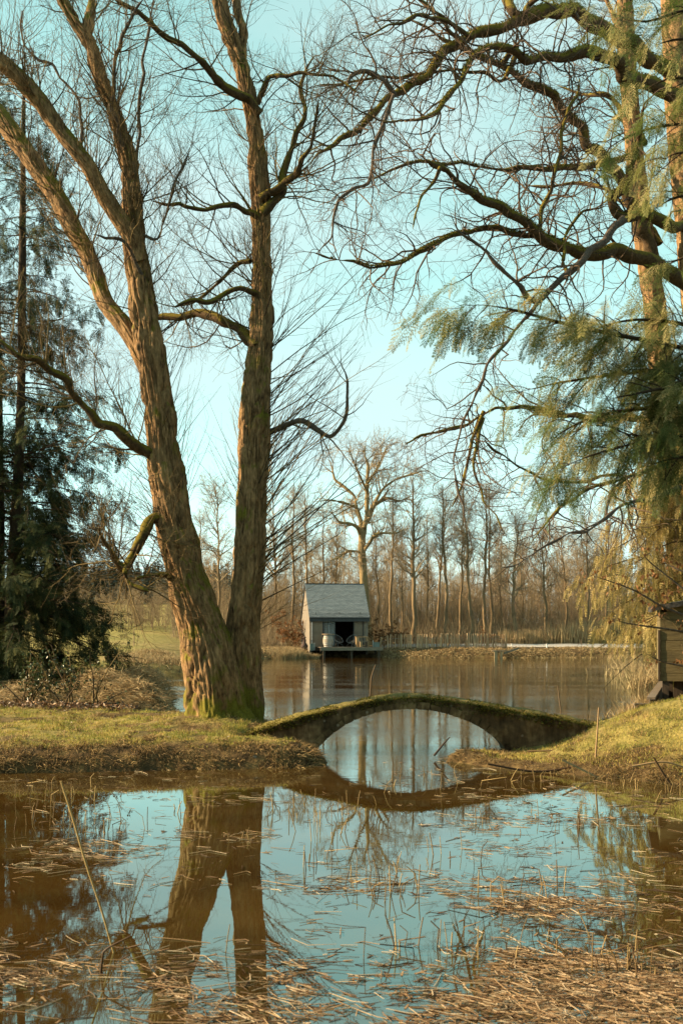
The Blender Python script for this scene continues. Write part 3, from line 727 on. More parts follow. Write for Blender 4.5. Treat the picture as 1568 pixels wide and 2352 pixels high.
# brittle shoots lying close against the bark
shoots(RTr, 150, (0.12, 0.8), (0.0, -3.0, 0.0), (6, 16), (0.5, 1.6), (0, -0.02, 0.0), 0.006, 0, 0.07)
shoots(LTr, 110, (0.25, 0.9), (0.4, -3.0, 0.0), (6, 16), (0.5, 1.4), (0, -0.02, 0.0), 0.006, 0, 0.07)
acc.build('shoots', M['twig'], tw, kind='stuff')

# ------------------------------------------------------------------ spreading mossy tree at the right
DR = 38.0
rt = empty('spreading_tree', (px(1530, 1600, DR)[0], DR, 0.9), 'big mossy-limbed bare tree with branches arching over the bridge', 'tree')
R_A = trace([(1585, 1640, 90), (1575, 1400, 74), (1552, 1150, 64), (1522, 900, 58), (1502, 700, 52), (1472, 500, 46), (1452, 300, 42), (1438, 100, 38), (1430, -120, 34)], DR, DR + .8, 50, .1, 201)
R_B = trace([(1660, 1560, 90), (1645, 1200, 90), (1625, 900, 90), (1600, 600, 86), (1570, 300, 80), (1556, 100, 72), (1545, -140, 64)], DR + .6, DR - 0.54, 50, .1, 202)
stem_part('trunk', R_A, M['bark'], rt, 60, 0.09, 0.11, 0.06, 0.6, 301, 0.1, 0.02)
stem_part('trunk', R_B, M['bark'], rt, 60, 0.09, 0.11, 0.06, 0.6, 302, 0.1, 0.02)
rl = []
for s_, (pts, d0, d1, mt) in enumerate([
    ([(1545, 170, 36), (1500, 142, 35), (1440, 105, 34), (1370, 62, 33), (1300, 32, 32), (1250, 28, 31), (1190, 46, 29), (1140, 62, 27), (1080, 82, 24), (1010, 127, 21), (960, 177, 18), (905, 217, 16), (850, 265, 14), (800, 308, 12), (730, 360, 8), (680, 410, 5)], DR - 0.54, DR - 6.80, 'limb'),
    ([(1560, 230, 36), (1500, 196, 34), (1450, 170, 33), (1390, 141, 32), (1340, 126, 27), (1280, 134, 24), (1220, 140, 22), (1172, 112, 20), (1130, 106, 18), (1080, 128, 15), (1050, 195, 13), (1005, 250, 11), (940, 275, 8), (880, 280, 5)], DR - 0.82, DR - 8.16, 'limb'),
    ([(1505, 620, 34), (1475, 520, 32), (1440, 450, 30), (1400, 382, 28), (1340, 305, 26), (1285, 235, 22), (1215, 185, 20), (1150, 150, 16), (1060, 112, 12), (980, 62, 8), (900, 20, 5)], DR + .1, DR - 2.72, 'limb'),
    ([(1460, 352, 17), (1420, 368, 16), (1350, 378, 14), (1270, 386, 12), (1190, 388, 11), (1100, 380, 9), (1030, 380, 7), (960, 372, 6), (880, 400, 5), (840, 420, 3)], DR, DR - 4.76, 'limb'),
    ([(1600, 665, 38), (1568, 648, 37), (1500, 610, 34), (1440, 582, 32), (1390, 574, 30), (1330, 577, 28), (1270, 556, 26), (1220, 525, 23), (1170, 490, 20), (1100, 455, 17), (1050, 420, 14), (1010, 385, 12), (970, 362, 8), (920, 330, 5)], DR - 0.82, DR - 7.48, 'limb'),
    ([(1275, 552, 15), (1220, 540, 13), (1130, 530, 12), (1050, 535, 11), (980, 570, 10), (920, 605, 9), (870, 610, 8), (800, 595, 6), (740, 590, 4), (680, 580, 3)], DR - 3.81, DR - 8.16, 'limb'),
    ([(1600, 530, 28), (1568, 520, 27), (1500, 500, 25), (1432, 502, 23), (1410, 472, 22), (1438, 422, 20), (1455, 370, 17), (1468, 320, 14), (1480, 240, 10)], DR - 2.72, DR - 5.71, 'limb'),
    ([(1432, 503, 18), (1372, 570, 17), (1300, 632, 15), (1232, 690, 13), (1180, 650, 11), (1140, 612, 10), (1100, 570, 9), (1050, 530, 7), (1020, 470, 5)], DR - 4.35, DR - 7.07, 'bare_bark'),
    ([(1245, 680, 9), (1200, 740, 8), (1160, 785, 7), (1120, 832, 7), (1092, 910, 6), (1060, 990, 6), (1042, 1060, 5), (1060, 1160, 5), (1083, 1235, 4)], DR - 6.26, DR - 7.62, 'bare_bark'),
    ([(1600, 980, 18), (1480, 965, 17), (1340, 958, 16), (1260, 945, 14), (1160, 936, 11), (1110, 955, 9), (1070, 972, 8), (980, 1000, 6), (930, 1020, 4)], DR - 1.36, DR - 6.80, 'limb'),
    ([(1560, 1120, 13), (1440, 1160, 10), (1380, 1200, 7), (1310, 1226, 6), (1230, 1266, 5), (1180, 1300, 4.5), (1145, 1305, 3)], DR - 8.16, DR - 13.60, 'bare_bark'),
    ([(1540, 1060, 11), (1440, 1095, 8), (1350, 1125, 7), (1290, 1160, 6), (1276, 1180, 7), (1240, 1220, 5), (1200, 1266, 3)], DR - 6.80, DR - 12.24, 'limb'),
    ([(1440, 1095, 9), (1400, 1130, 8), (1390, 1180, 7), (1400, 1206, 6), (1420, 1195, 4)], DR - 8.16, DR - 9.52, 'bare_bark'),
    ([(1420, 1090, 8), (1270, 1105, 7), (1200, 1075, 6), (1140, 1040, 5), (1100, 1010, 3)], DR - 6.80, DR - 10.88, 'limb'),
    ([(1110, 960, 8), (1085, 1060, 7), (1108, 1140, 6), (1140, 1190, 4), (1160, 1225, 3)], DR - 5.44, DR - 6.80, 'limb'),
    ([(1110, 945, 9), (1080, 1040, 6), (1062, 1100, 6), (1040, 1160, 4)], DR - 5.44, DR - 5.98, 'limb'),
    ([(1190, 48, 20), (1165, 15, 24), (1160, -20, 22), (1170, -80, 18)], DR - 3.26, DR - 2.99, 'limb'),
    ([(1190, 50, 14), (1215, 10, 12), (1260, -20, 10)], DR - 3.26, DR - 3.94, 'limb'),
    ([(905, 217, 14), (870, 180, 12), (840, 165, 10), (805, 175, 8), (790, 210, 7)], DR - 5.71, DR - 7.07, 'bare_bark'),
    ([(905, 215, 10), (885, 270, 9), (860, 330, 8), (845, 405, 7), (800, 440, 6), (770, 470, 6), (755, 540, 5), (735, 580, 3)], DR - 5.85, DR - 8.43, 'bare_bark'),
    ([(1150, 150, 14), (1180, 112, 12), (1160, 180, 10), (1100, 165, 9), (1040, 160, 7), (960, 170, 6), (800, 190, 5), (700, 200, 4)], DR - 2.72, DR - 5.44, 'limb'),
    ([(1080, 85, 12), (1040, 60, 10), (980, 40, 8), (900, 60, 7), (850, 80, 6), (820, 92, 4)], DR - 4.08, DR - 6.12, 'limb'),
    ([(1060, 100, 10), (1000, 30, 9), (940, -10, 7), (900, -40, 5)], DR - 4.08, DR - 4.62, 'limb'),
    ([(1235, 540, 12), (1250, 480, 11), (1270, 420, 10), (1285, 360, 9), (1300, 260, 7), (1330, 180, 5)], DR - 4.08, DR - 2.99, 'limb'),
    ([(1010, 385, 9), (985, 430, 7), (965, 460, 6), (950, 500, 5), (948, 530, 3)], DR - 6.80, DR - 7.62, 'limb'),
    ([(1300, 640, 10), (1290, 560, 8), (1330, 500, 7), (1390, 470, 4)], DR - 4.76, DR - 3.40, 'limb'),
    ([(1515, 560, 18), (1450, 490, 13), (1400, 440, 10), (1330, 420, 8), (1250, 430, 6), (1180, 420, 4)], DR + .4, DR + 2.4, 'limb'),
    ([(1480, 330, 18), (1430, 260, 14), (1390, 220, 11), (1340, 215, 8), (1270, 190, 5)], DR + .4, DR + 2.8, 'limb'),
    ([(1440, 180, 16), (1420, 60, 14), (1380, -30, 12)], DR + .4, DR + 1.8, 'bark'),
]):
    PR = trace(pts, d0, d1, 80, 0.25, 400 + s_, 1.0)
    big = pts[0][2] > 14 or pts[-1][2] > 14
    stem_part('limb', PR, M[mt], rt, 16 if big else 8, 0.06, 0.05, 0.016 if big else 0.006, 0.2, 500 + s_, 0, 0.025 if big else 0.012)
    rl.append(PR)
g = np.random.default_rng(77)
S1, R1 = stack(rl, 24)
acc = Acc()
A1 = grow(g, S1, R1, 600, (0.15, 1), (35, 80), (1.0, 3.2), 0.5, 0.03, 9, 0.24, (0, 0, -0.01))
A2 = grow(g, *A1, 2300, (0.15, 1), (30, 70), (0.6, 1.8), 0.6, 0.014, 7, 0.24, (0, 0, 0.03))
A3 = grow(g, *A2, 6500, (0.15, 1), (30, 65), (0.3, 0.9), 0.65, 0.0065, 5, 0.22, (0, 0, 0.03), rmin=0.0045)
tubes(acc, *A1, k=5); tubes(acc, *A2, k=4); tubes(acc, *A3, k=3)
acc.build('crown', M['twig_red'], rt, kind='stuff')
acc = Acc()
B1 = grow(g, *stack([R_A, R_B], 30), 130, (0.25, 1), (25, 70), (1.0, 3.2), 0.2, 0.016, 8, 0.12, (0, 0, 0.05), bias=(-0.9, 0, 0))
B2 = grow(g, *B1, 1600, (0.1, 1), (25, 60), (0.3, 0.9), 0.6, 0.006, 6, 0.15, (0, 0, 0.04))
tubes(acc, *B1, k=4); tubes(acc, *B2, k=3)
acc.build('shoots', M['twig'], rt, kind='stuff')
# cushions of moss along the limb tops
acc = Acc()
for (P, R) in rl[:7]:
    P, R = resamp(P, R, 300)
    m_ = 2400
    ii = g.integers(0, 260, m_); ok = vnoise(np.stack([ii / 22., ii * 0. + P[0, 2], ii * 0.], -1), 9) > 0.36; ii = ii[ok]
    T_, U_, V_ = frames(P[None]); up = norm(np.array([0, 0, 1.0]) - T_[0, ii] * T_[0, ii][:, 2:3])
    sd_ = np.cross(T_[0, ii], up); th = g.normal(size=len(ii))[:, None] * 0.75
    nrm = up * np.cos(th) + sd_ * np.sin(th)
    blades(acc, P[ii] + nrm * R[ii][:, None] * 1.0, nrm + g.normal(size=(len(ii), 3)) * 0.5, g.uniform(0.03, 0.065, len(ii)), 0.014)
acc.build('moss', M['moss'], rt, kind='stuff')

# ------------------------------------------------------------------ conifers
def make_spray(ns, leaf, w, sub, droop=0.25, curve=0.15):
    """one flat frond of length 1 along x"""
    V, T = [], []
    def diamond(p, d, ln, wd, up=(0, 0, 1)):
        d = np.array(d, float); d /= np.linalg.norm(d); s = np.cross(d, up); s /= max(np.linalg.norm(s), 1e-6); b = len(V)
        V.extend([p, p + d * ln * 0.45 + s * wd, p + d * ln, p + d * ln * 0.45 - s * wd]); T.extend([(b, b + 1, b + 2), (b, b + 2, b + 3)])
    rr = random.Random(ns * 7 + sub)
    for i in range(ns):
        t = 0.06 + 0.9 * i / (ns - 1)
        p = np.array([t, 0, -curve * t * t])
        for sd in (-1, 1):
            ln = leaf * (1 - 0.75 * t) * rr.uniform(0.75, 1.15) + 0.03
            d = np.array([0.75, sd * 0.75, -droop * rr.uniform(0.3, 1.6)]); d /= np.linalg.norm(d)
            if sub <= 1:
                diamond(p, d, ln, w)
            else:
                for q in range(sub):
                    f = (q + 0.4) / sub; pp = p + d * ln * f
                    for s2 in (-1, 1):
                        dd = d + np.array([0.5 * d[0] - s2 * d[1] * 0.9, 0.5 * d[1] + s2 * d[0] * 0.9, -0.25 * rr.random()])
                        diamond(pp, dd, 0.095 * (1.2 - f), w)
                diamond(p + d * ln * 0.55, d, ln * 0.5, w * 0.7)
    diamond(np.array([0.9, 0, -curve * 0.85]), (1, 0, -0.4), 0.12, w)
    return np.array(V), np.array(T)

SPR_FINE = [make_spray(10 + q, 0.40 + .05 * q, 0.0105, 4, 0.3 + .1 * q, 0.2 + .08 * q) for q in range(3)]
SPR_MID = [make_spray(8 + q, 0.40 + .06 * q, 0.03, 2, 0.5, 0.2 + .1 * q) for q in range(3)]
SPR_THIN = [make_spray(6 + q, 0.26 + .04 * q, 0.03, 1, 0.4, 0.1) for q in range(3)]

# dark conifer on the left bank
g = np.random.default_rng(5)
DC = 36.0
ct = empty('dark_conifer', (px(25, 1625, DC)[0], DC, 0.4), 'dark green conifer with drooping foliage at the left bank', 'tree')
C_A = trace([(22, 1650, 60), (28, 1560, 48), (30, 1400, 38), (38, 1200, 29), (46, 1000, 22), (50, 850, 19), (52, 600, 18), (55, 300, 10), (58, 120, 4)], DC, DC + .3, 40, .05, 601)
C_B = trace([(-14, 1650, 60), (-10, 1500, 44), (-6, 1200, 34), (-8, 900, 28), (-12, 500, 18), (-14, 150, 6)], DC + .5, DC + 1.2, 40, .05, 602)
stem_part('trunk', C_A, M['conifer_bark'], ct, 28, 0.08, 0.06, 0.02, 0.3, 611)
stem_part('trunk', C_B, M['conifer_bark'], ct, 28, 0.08, 0.06, 0.02, 0.3, 612)
br_ = Acc(); dq = []
for (P, R), nb, sc in ((C_A, 230, 1.15), (C_B, 120, 1.0)):
    P, R = resamp(P, R, 60)
    t = np.sort(0.03 + 0.94 * g.random(nb) ** 1.35); pos = np.stack([np.interp(t, np.linspace(0, 1, 60), P[:, c]) for c in range(3)], -1)
    az = g.uniform(0, 2 * np.pi, nb)
    ln = sc * np.interp(t, [0, .08, .25, .45, .6, .8, 1], [2.6, 3.7, 3.3, 3.1, 2.5, 1.6, 0.5]) * g.uniform(0.6, 1.05, nb)
    npt = 9; PP = np.empty((nb, npt, 3)); PP[:, 0] = pos
    d = norm(np.stack([np.cos(az), np.sin(az) * 0.8, g.uniform(-0.1, 0.35, nb)], -1))
    for k in range(1, npt):
        d = norm(d + g.normal(size=(nb, 3)) * 0.07 + np.array([0, 0, -0.06])); PP[:, k] = PP[:, k - 1] + d * (ln / (npt - 1))[:, None]
    RR = np.linspace(1, 0.2, npt)[None] * np.interp(t, [0, 1], [0.035, 0.012])[:, None]
    tubes(br_, PP, RR, k=4)
    S = grow(g, PP, RR, nb * 9, (0.15, 1), (30, 75), (0.35, 1.1), 0.6, 0.01, 6, 0.12, (0, 0, -0.07), falloff=0.3); tubes(br_, *S, k=3)
    zz = S[0][:, 0, 2]
    nsp = 15000 if sc > 1.1 else 6000
    wgt = np.interp(zz, [0.5, 2.5, 3.6, 6.0, 9, 14], [1.3, 1.9, 1.7, 1.4, 1.1, 0.8])
    Q = grow(g, *S, nsp, (0.05, 1), (15, 70), (0.3, 0.3), weights=wgt, npts=3)
    X_ = norm(Q[0][:, 1] - Q[0][:, 0] + np.array([0, 0, -0.06])); Z_ = norm(g.normal(size=X_.shape) * 0.5 + np.array([0, 0, 1]))
    dq.append((Q[0][:, 0], X_, Z_, g.uniform(0.22, 0.46, nsp)))
br_.build('branches', M['conifer_bark'], ct, kind='stuff')
fronds('crown', SPR_MID, M['yew'], *[np.concatenate([q[k] for q in dq]) for k in range(4)], ct, g)

# near conifer reaching in from the right
g = np.random.default_rng(8)
nt_ = empty('near_conifer', (5.3, 10.5, 0.9), 'near conifer branches with feathery green sprays at the right edge', 'tree')
N_T = (np.array([[5.3, 10.5, z] for z in np.linspace(0.5, 10.5, 30)]) + 0.02, np.linspace(0.30, 0.10, 30))
stem_part('trunk', N_T, M['conifer_bark'], nt_, 36, 0.06, 0.06, 0.02, 0.3, 701)
nb_limbs = []
for s_, (pts, d0, d1) in enumerate([
    ([(1960, 900, 16), (1700, 850, 14), (1568, 800, 12), (1420, 770, 11), (1300, 745, 9), (1180, 712, 7), (1100, 700, 4), (1050, 706, 2)], 10.4, 9.2),
    ([(1960, 930, 14), (1700, 890, 12), (1568, 850, 10), (1400, 862, 8), (1280, 880, 6), (1170, 905, 2)], 10.4, 10.0),
    ([(1960, 980, 16), (1700, 960, 13), (1568, 935, 11), (1420, 945, 9), (1320, 975, 6), (1240, 1030, 2)], 10.4, 9.5),
    ([(1960, 1020, 14), (1700, 1000, 12), (1568, 1000, 10), (1430, 1025, 7), (1320, 1060, 4), (1260, 1095, 2)], 10.4, 9.0),
    ([(1960, 820, 14), (1700, 790, 12), (1568, 745, 10), (1450, 735, 7), (1350, 760, 3)], 10.4, 9.9),
    ([(1960, 330, 12), (1700, 300, 10), (1568, 285, 8), (1460, 305, 6), (1380, 350, 2)], 10.4, 9.6),
    ([(1960, 260, 12), (1700, 220, 10), (1568, 180, 8), (1510, 190, 4), (1470, 215, 2)], 10.4, 10.2),
    ([(1960, 60, 12), (1700, 20, 10), (1568, 25, 8), (1480, 50, 6), (1400, 30, 3), (1340, 10, 2)], 10.4, 9.7),
    ([(1960, 500, 12), (1700, 460, 10), (1568, 450, 7), (1500, 480, 3)], 10.4, 9.8),
    ([(1960, 640, 12), (1700, 600, 10), (1580, 590, 7), (1510, 620, 3)], 10.4, 10.1),
    ([(1960, 1080, 12), (1700, 1060, 10), (1568, 1050, 7), (1470, 1075, 3)], 10.4, 9.4),
    ([(1960, 400, 12), (1700, 380, 10), (1568, 350, 7), (1520, 370, 3)], 10.4, 9.3),
    ([(1960, 150, 12), (1700, 110, 10), (1568, 90, 7), (1500, 105, 3)], 10.4, 9.5),
    ([(1960, 880, 14), (1700, 830, 12), (1568, 880, 10), (1480, 900, 7), (1380, 920, 3)], 10.4, 9.2),
]):
    PR = trace(pts, d0, d1, 26, 0.1, 720 + s_); nb_limbs.append(PR)
    stem_part('limb', PR, M['conifer_bark'], nt_, 8, 0.05, 0.03, 0.004, 0.1, 740 + s_)
S1, R1 = stack(nb_limbs, 24)
br_ = Acc()
wl_ = np.array([1.6, 1.4, 1.5, 1.1, 1.2, .8, .6, .6, .6, .6, .7, .6, .6, 1.1])
A1 = grow(g, S1, R1, 330, (0.30, 1), (30, 70), (0.25, 0.8), 0.6, 0.007, 7, 0.12, (-0.03, 0, -0.07), weights=wl_, falloff=0.5); tubes(br_, *A1, k=4)
Q = grow(g, *A1, 2100, (0.05, 1), (15, 60), (0.3, 0.3), npts=3)
X_ = norm(Q[0][:, 1] - Q[0][:, 0] + np.array([-0.05, 0, -0.12])); Z_ = norm(g.normal(size=X_.shape) * 0.45 + np.array([0, 0, 1]))
fronds('crown', SPR_FINE, M['hemlock'], Q[0][:, 0], X_, Z_, g.uniform(0.14, 0.32, len(X_)), nt_, g)
br_.build('branches', M['conifer_bark'], nt_, kind='stuff')

# golden weeping conifer beyond the shed
g = np.random.default_rng(18)
DW = 33.0
wt = empty('weeping_conifer', (px(1665, 1560, DW)[0], DW, 0.6), 'golden green weeping conifer hanging behind the wooden shed', 'tree')
W_T = trace([(1665, 1600, 40), (1658, 1300, 34), (1650, 1000, 26), (1640, 700, 18), (1630, 500, 10)], DW, DW, 30, .05, 801)
stem_part('trunk', W_T, M['conifer_bark'], wt, 24, 0.1, 0.06, 0.02, 0.3, 802)
P, R = resamp(*W_T, 60)
nb = 120; t = g.uniform(0.12, 0.62, nb); pos = np.stack([np.interp(t, np.linspace(0, 1, 60), P[:, c]) for c in range(3)], -1)
az = g.uniform(0.55 * np.pi, 1.6 * np.pi, nb)
ln = g.uniform(1.4, 4.2, nb) * np.interp(t, [0.1, 0.4, 0.62], [1.0, 0.95, 0.6]); npt = 9
PP = np.empty((nb, npt, 3)); PP[:, 0] = pos; d = norm(np.stack([np.cos(az), np.sin(az) * 0.8, g.uniform(0.0, 0.5, nb)], -1))
for k in range(1, npt):
    d = norm(d + g.normal(size=(nb, 3)) * 0.08 + np.array([0, 0, -0.13])); PP[:, k] = PP[:, k - 1] + d * (ln / (npt - 1))[:, None]
RR = np.linspace(1, 0.2, npt)[None] * 0.03 * np.ones((nb, 1))
br_ = Acc(); tubes(br_, PP, RR, k=4)
S = grow(g, PP, RR, 2200, (0.15, 1), (40, 90), (0.5, 1.6), 0.5, 0.007, 7, 0.08, (-0.01, 0, -0.30), falloff=0.2); tubes(br_, *S, k=3)
ok = S[0][:, -1, 2] > 1.55; S = (S[0][ok], S[1][ok])
Q = grow(g, *S, 13000, (0.0, 1), (10, 40), (0.3, 0.3), npts=3)
X_ = norm(Q[0][:, 1] - Q[0][:, 0] + np.array([0, 0, -0.25])); Z_ = norm(g.normal(size=X_.shape))
fronds('crown', SPR_THIN, M['weeping'], Q[0][:, 0], X_, Z_, g.uniform(0.22, 0.45, len(X_)), wt, g)
br_.build('branches', M['twig'], wt, kind='stuff')

# ------------------------------------------------------------------ oak behind the cabin
DO = 99.0
ok_t = empty('oak_tree', (px(846, 1485, DO)[0], DO, gz1(px(846, 1485, DO)[0], DO)), 'tall spreading bare oak rising behind the cabin roof', 'tree')
g = np.random.default_rng(12)
O_T = trace([(848, 1492, 26), (842, 1440, 22), (838, 1380, 20), (833, 1300, 18), (831, 1262, 18), (831, 1225, 17)], DO, DO, 24, .1, 901)
stem_part('trunk', O_T, M['oak'], ok_t, 24, 0.15, 0.2, 0.05, 0.8, 902, 0.1)
ol = []
for s_, (pts, d1) in enumerate([
    ([(831, 1270, 9), (845, 1250, 9), (858, 1233, 8), (882, 1227, 6), (906, 1225, 4), (930, 1215, 2)], -3),
    ([(830, 1235, 11), (820, 1215, 10), (806, 1205, 8), (778, 1201, 7), (768, 1185, 5), (755, 1170, 2)], -2),
    ([(832, 1235, 14), (838, 1208, 12), (850, 1189, 10), (856, 1164, 9), (866, 1156, 8), (890, 1144, 6), (918, 1150, 4), (945, 1140, 2)], 3),
    ([(836, 1212, 13), (842, 1189, 12), (844, 1148, 11), (844, 1108, 9), (846, 1068, 7), (838, 1040, 4), (842, 1005, 2)], 1),
    ([(832, 1230, 12), (826, 1197, 10), (818, 1164, 9), (814, 1140, 7), (790, 1120, 6), (770, 1104, 5), (766, 1084, 4), (758, 1060, 2)], 2),
    ([(819, 1166, 7), (790, 1156, 5), (762, 1152, 4), (725, 1152, 2)], -4),
    ([(855, 1168, 9), (874, 1132, 7), (890, 1116, 6), (915, 1100, 5), (951, 1088, 3), (980, 1080, 2)], -2),
    ([(830, 1268, 7), (798, 1269, 6), (778, 1281, 4), (753, 1289, 2)], -3),
    ([(844, 1110, 7), (862, 1080, 6), (880, 1050, 4), (890, 1020, 2)], 3),
    ([(844, 1130, 7), (825, 1090, 5), (812, 1060, 4), (800, 1030, 2)], -3),
]):
    PR = trace(pts, DO, DO + d1, 30, .3, 920 + s_, 0.5); ol.append(PR)
    stem_part('limb', PR, M['oak'], ok_t, 10, 0.2, 0.2, 0.02, 0.5, 940 + s_, 0, 0.03)
S1, R1 = stack(ol, 20); acc = Acc()
A1 = grow(g, S1, R1, 130, (0.2, 1), (35, 75), (1.2, 3.4), 0.5, 0.06, 8, 0.2, (0, 0, 0.05))
A2 = grow(g, *A1, 700, (0.2, 1), (30, 65), (0.7, 1.8), 0.6, 0.025, 6, 0.2, (0, 0, 0.04), rmin=0.016)
A3 = grow(g, *A2, 3600, (0.1, 1), (30, 65), (0.4, 1.1), 0.6, 0.014, 4, 0.2, (0, 0, 0.04), rmin=0.012)
tubes(acc, *A1, k=4); tubes(acc, *A2, k=3); tubes(acc, *A3, k=3)
acc.build('crown', M['wood_twig'], ok_t, kind='stuff')

# ------------------------------------------------------------------ the wood across the pond
def bare_tree(seed, H, r, clear, spread, n1, n2, n3, wig=0.02, lean=0.0):
    g = np.random.default_rng(seed)
    z = np.linspace(0, H, 26); P = np.stack([np.cumsum(g.normal(size=26) * wig) + lean * z, np.cumsum(g.normal(size=26) * wig), z], -1); P[0, :2] = 0
    R = r * (1 - 0.85 * z / H) ** 0.8 * (1 + 0.35 * np.exp(-z / 0.5)); R[-1] = 0.01
    T_, C_ = Acc(), Acc(); barked(T_, P, R, 10, 0.2, r * 0.18, 0.9, seed)
    A1 = grow(g, P[None], R[None], n1, (clear, 0.97), (28, 65), (spread * 0.5, spread), 0.5, 0.09, 7, 0.14, (0, 0, 0.10), falloff=0.45)
    A2 = grow(g, *A1, n2, (0.2, 1), (25, 60), (spread * 0.2, spread * 0.5), 0.55, 0.03, 5, 0.2, (0, 0, 0.05), rmin=0.012)
    A3 = grow(g, *A2, n3, (0.1, 1), (25, 60), (0.4, 1.3), 0.55, 0.016, 4, 0.2, (0, 0, 0.03), rmin=0.0085)
    tubes(C_, *A1, k=5); tubes(C_, *A2, k=3); tubes(C_, *A3, k=3)
    return T_, C_

VAR = []
for s_, (H, r, cl, sp, n1, n2, n3) in enumerate([(14, 0.17, .42, 3.0, 34, 230, 1000), (13, 0.14, .50, 2.5, 28, 180, 800), (15, 0.20, .38, 3.8, 40, 320, 1400), (11, 0.15, .34, 3.4, 32, 260, 1100), (12, 0.12, .40, 2.3, 28, 180, 700)]):
    T_, C_ = bare_tree(1000 + s_, H, r, cl, sp, n1, n2, n3, 0.045)
    VAR.append((T_.mesh('trunk'), C_.mesh('crown'), H, r))
    VAR[-1][0].materials.append(M['wood_far']); VAR[-1][1].materials.append(M['wood_twig'])
WOOD = [  # column, trunk width, top row, distance, kind, label
    (897, 8, 1120, 101, 1, 'slim bare tree just right of the oak, behind the fence start'),
    (921, 5, 1215, 104, 4, 'thin short bare tree left of the thick ivy-dark trunk'),
    (951, 12, 1085, 100, 2, 'thick dark bare tree behind the first fence panels'),
    (976, 5, 1190, 106, 4, 'thin bare tree just right of the thick ivy-dark trunk'),
    (1003, 7, 1130, 103, 0, 'bare tree behind the third fence post'),
    (1023, 9, 1105, 100, 1, 'straight bare tree behind the fourth fence post'),
    (1056, 7, 1125, 102, 1, 'slim upright bare tree left of the fifth fence post'),
    (1087, 9, 1110, 99, 0, 'dark straight bare tree between fifth and sixth fence posts'),
    (1113, 9, 1100, 101, 1, 'tallest bare tree of the close pair near the fence end'),
    (1128, 8, 1130, 103, 4, 'leaning bare tree, second of the pair near the fence end'),
    (1150, 5, 1210, 106, 4, 'small thin bare tree behind the last fence panel'),
    (1180, 10, 1185, 99, 3, 'ivy-footed bare tree just beyond the end of the fence'),
    (1198, 5, 1250, 108, 1, 'thin bare tree right of the ivy-footed trunk'),
    (1251, 9, 1205, 102, 3, 'forked bare tree standing above the tall reeds'),
    (1301, 7, 1215, 104, 3, 'bare tree with a wavy top right of the forked one'),
    (1348, 8, 1180, 103, 0, 'bare many-stemmed tree left of the weeping conifer'),
    (1392, 8, 1160, 105, 2, 'bare tree showing through the weeping conifer edge'),
    (703, 8, 1120, 104, 0, 'bare tree rising behind the cabin\'s left gable'),
    (668, 8, 1110, 106, 1, 'bare tree left of the cabin, among thin shoots'),
    (636, 7, 1090, 110, 2, 'bare tree just right of the slim twin trunk'),
    (740, 7, 1170, 107, 4, 'thin bare tree above the left part of the cabin roof'),
    (775, 7, 1190, 108, 0, 'bare tree above the middle of the cabin roof'),
    (868, 6, 1205, 106, 1, 'thin bare tree between cabin roof and fence start'),
    (500, 8, 1120, 108, 3, 'bare tree seen through the fork of the twin trunks'),
    (462, 7, 1185, 118, 4, 'small bare tree in the left of the trunk fork'),
]
for (cx_, w_, ty, d_, kd, lab) in WOOD:
    x_ = (cx_ - CX) * d_ / F; z_ = gz1(x_, d_)
    h_ = EYE - (ty - HZ) * d_ / F - z_
    tm, cm, H, r = VAR[kd]
    e_ = empty('woodland_tree', (x_, d_, z_ - 0.1), lab, 'tree', 'bare trees of the wood across the pond', rz=random.Random(cx_).uniform(0, 6.28))
    e_.rotation_euler[0] = random.Random(cx_ + 1).gauss(0, .025); e_.rotation_euler[1] = random.Random(cx_ + 2).gauss(0, .025)
    sxy = w_ * 0.5 * d_ / F / r * 1.05
    for me, nm_ in ((tm, 'trunk'), (cm, 'crown')):
        o = bpy.data.objects.new(nm_, me); COL.objects.link(o); o.parent = e_
        o.scale = (max(0.7, sxy), max(0.7, sxy), h_ / H) if nm_ == 'trunk' else (max(0.75, min(1.3, h_ / H)),) * 2 + (h_ / H,)
        if nm_ == 'crown': o['kind'] = 'stuff'

# the massed wood behind them
g = np.random.default_rng(41)
low = []
for s_ in range(6):
    T_, C_ = bare_tree(1100 + s_, 11 + s_ % 3, 0.065 + .012 * (s_ % 3), (.12, .3, .05)[s_ % 3], 2.5 + .4 * (s_ % 2), 34, 130, 480, 0.06, g.normal() * .03)
    for a_ in (T_,): C_.add(np.concatenate(a_.v), np.concatenate(a_.q), np.concatenate(a_.t) - 0 if a_.t else None, var=np.concatenate(a_.a) * .5 + .2)
    me = C_.mesh('leafless_tree'); me.materials.append(M['wood_twig']); low.append(me)
pl_ = []
def plant(n_, xr, yr, hs, wide=1.0):
    y_ = g.uniform(*yr, n_); x_ = g.uniform(*xr, n_) * y_ / 110.0
    sc = g.uniform(*hs, n_); z_ = ground_z(x_, y_) - .15
    pl_.append((np.stack([x_, y_, z_], -1), np.stack([g.normal(size=n_) * .04, g.normal(size=n_) * .04, g.uniform(0, 6.28, n_)], -1), np.stack([sc * wide, sc * wide, sc], -1)))
plant(170, (-6, 34), (106, 150), (0.45, 1.0))
plant(420, (-7, 34), (107, 135), (0.15, 0.55), 1.5)
plant(160, (-6, 34), (150, 200), (0.5, 0.95))
plant(40, (-14, -5), (108, 150), (0.3, 0.8))
def planted(name):
    P_, E_, S_ = [np.concatenate([q[k] for q in pl_]) for k in range(3)]; pl_.clear()
    return scatter_copies(name, low, P_, E_, S_, g.integers(0, len(low), len(P_)), g.random(len(P_)))
tag(planted('woodland'), 'brown mass of leafless wood behind the front row of trees', 'wood')
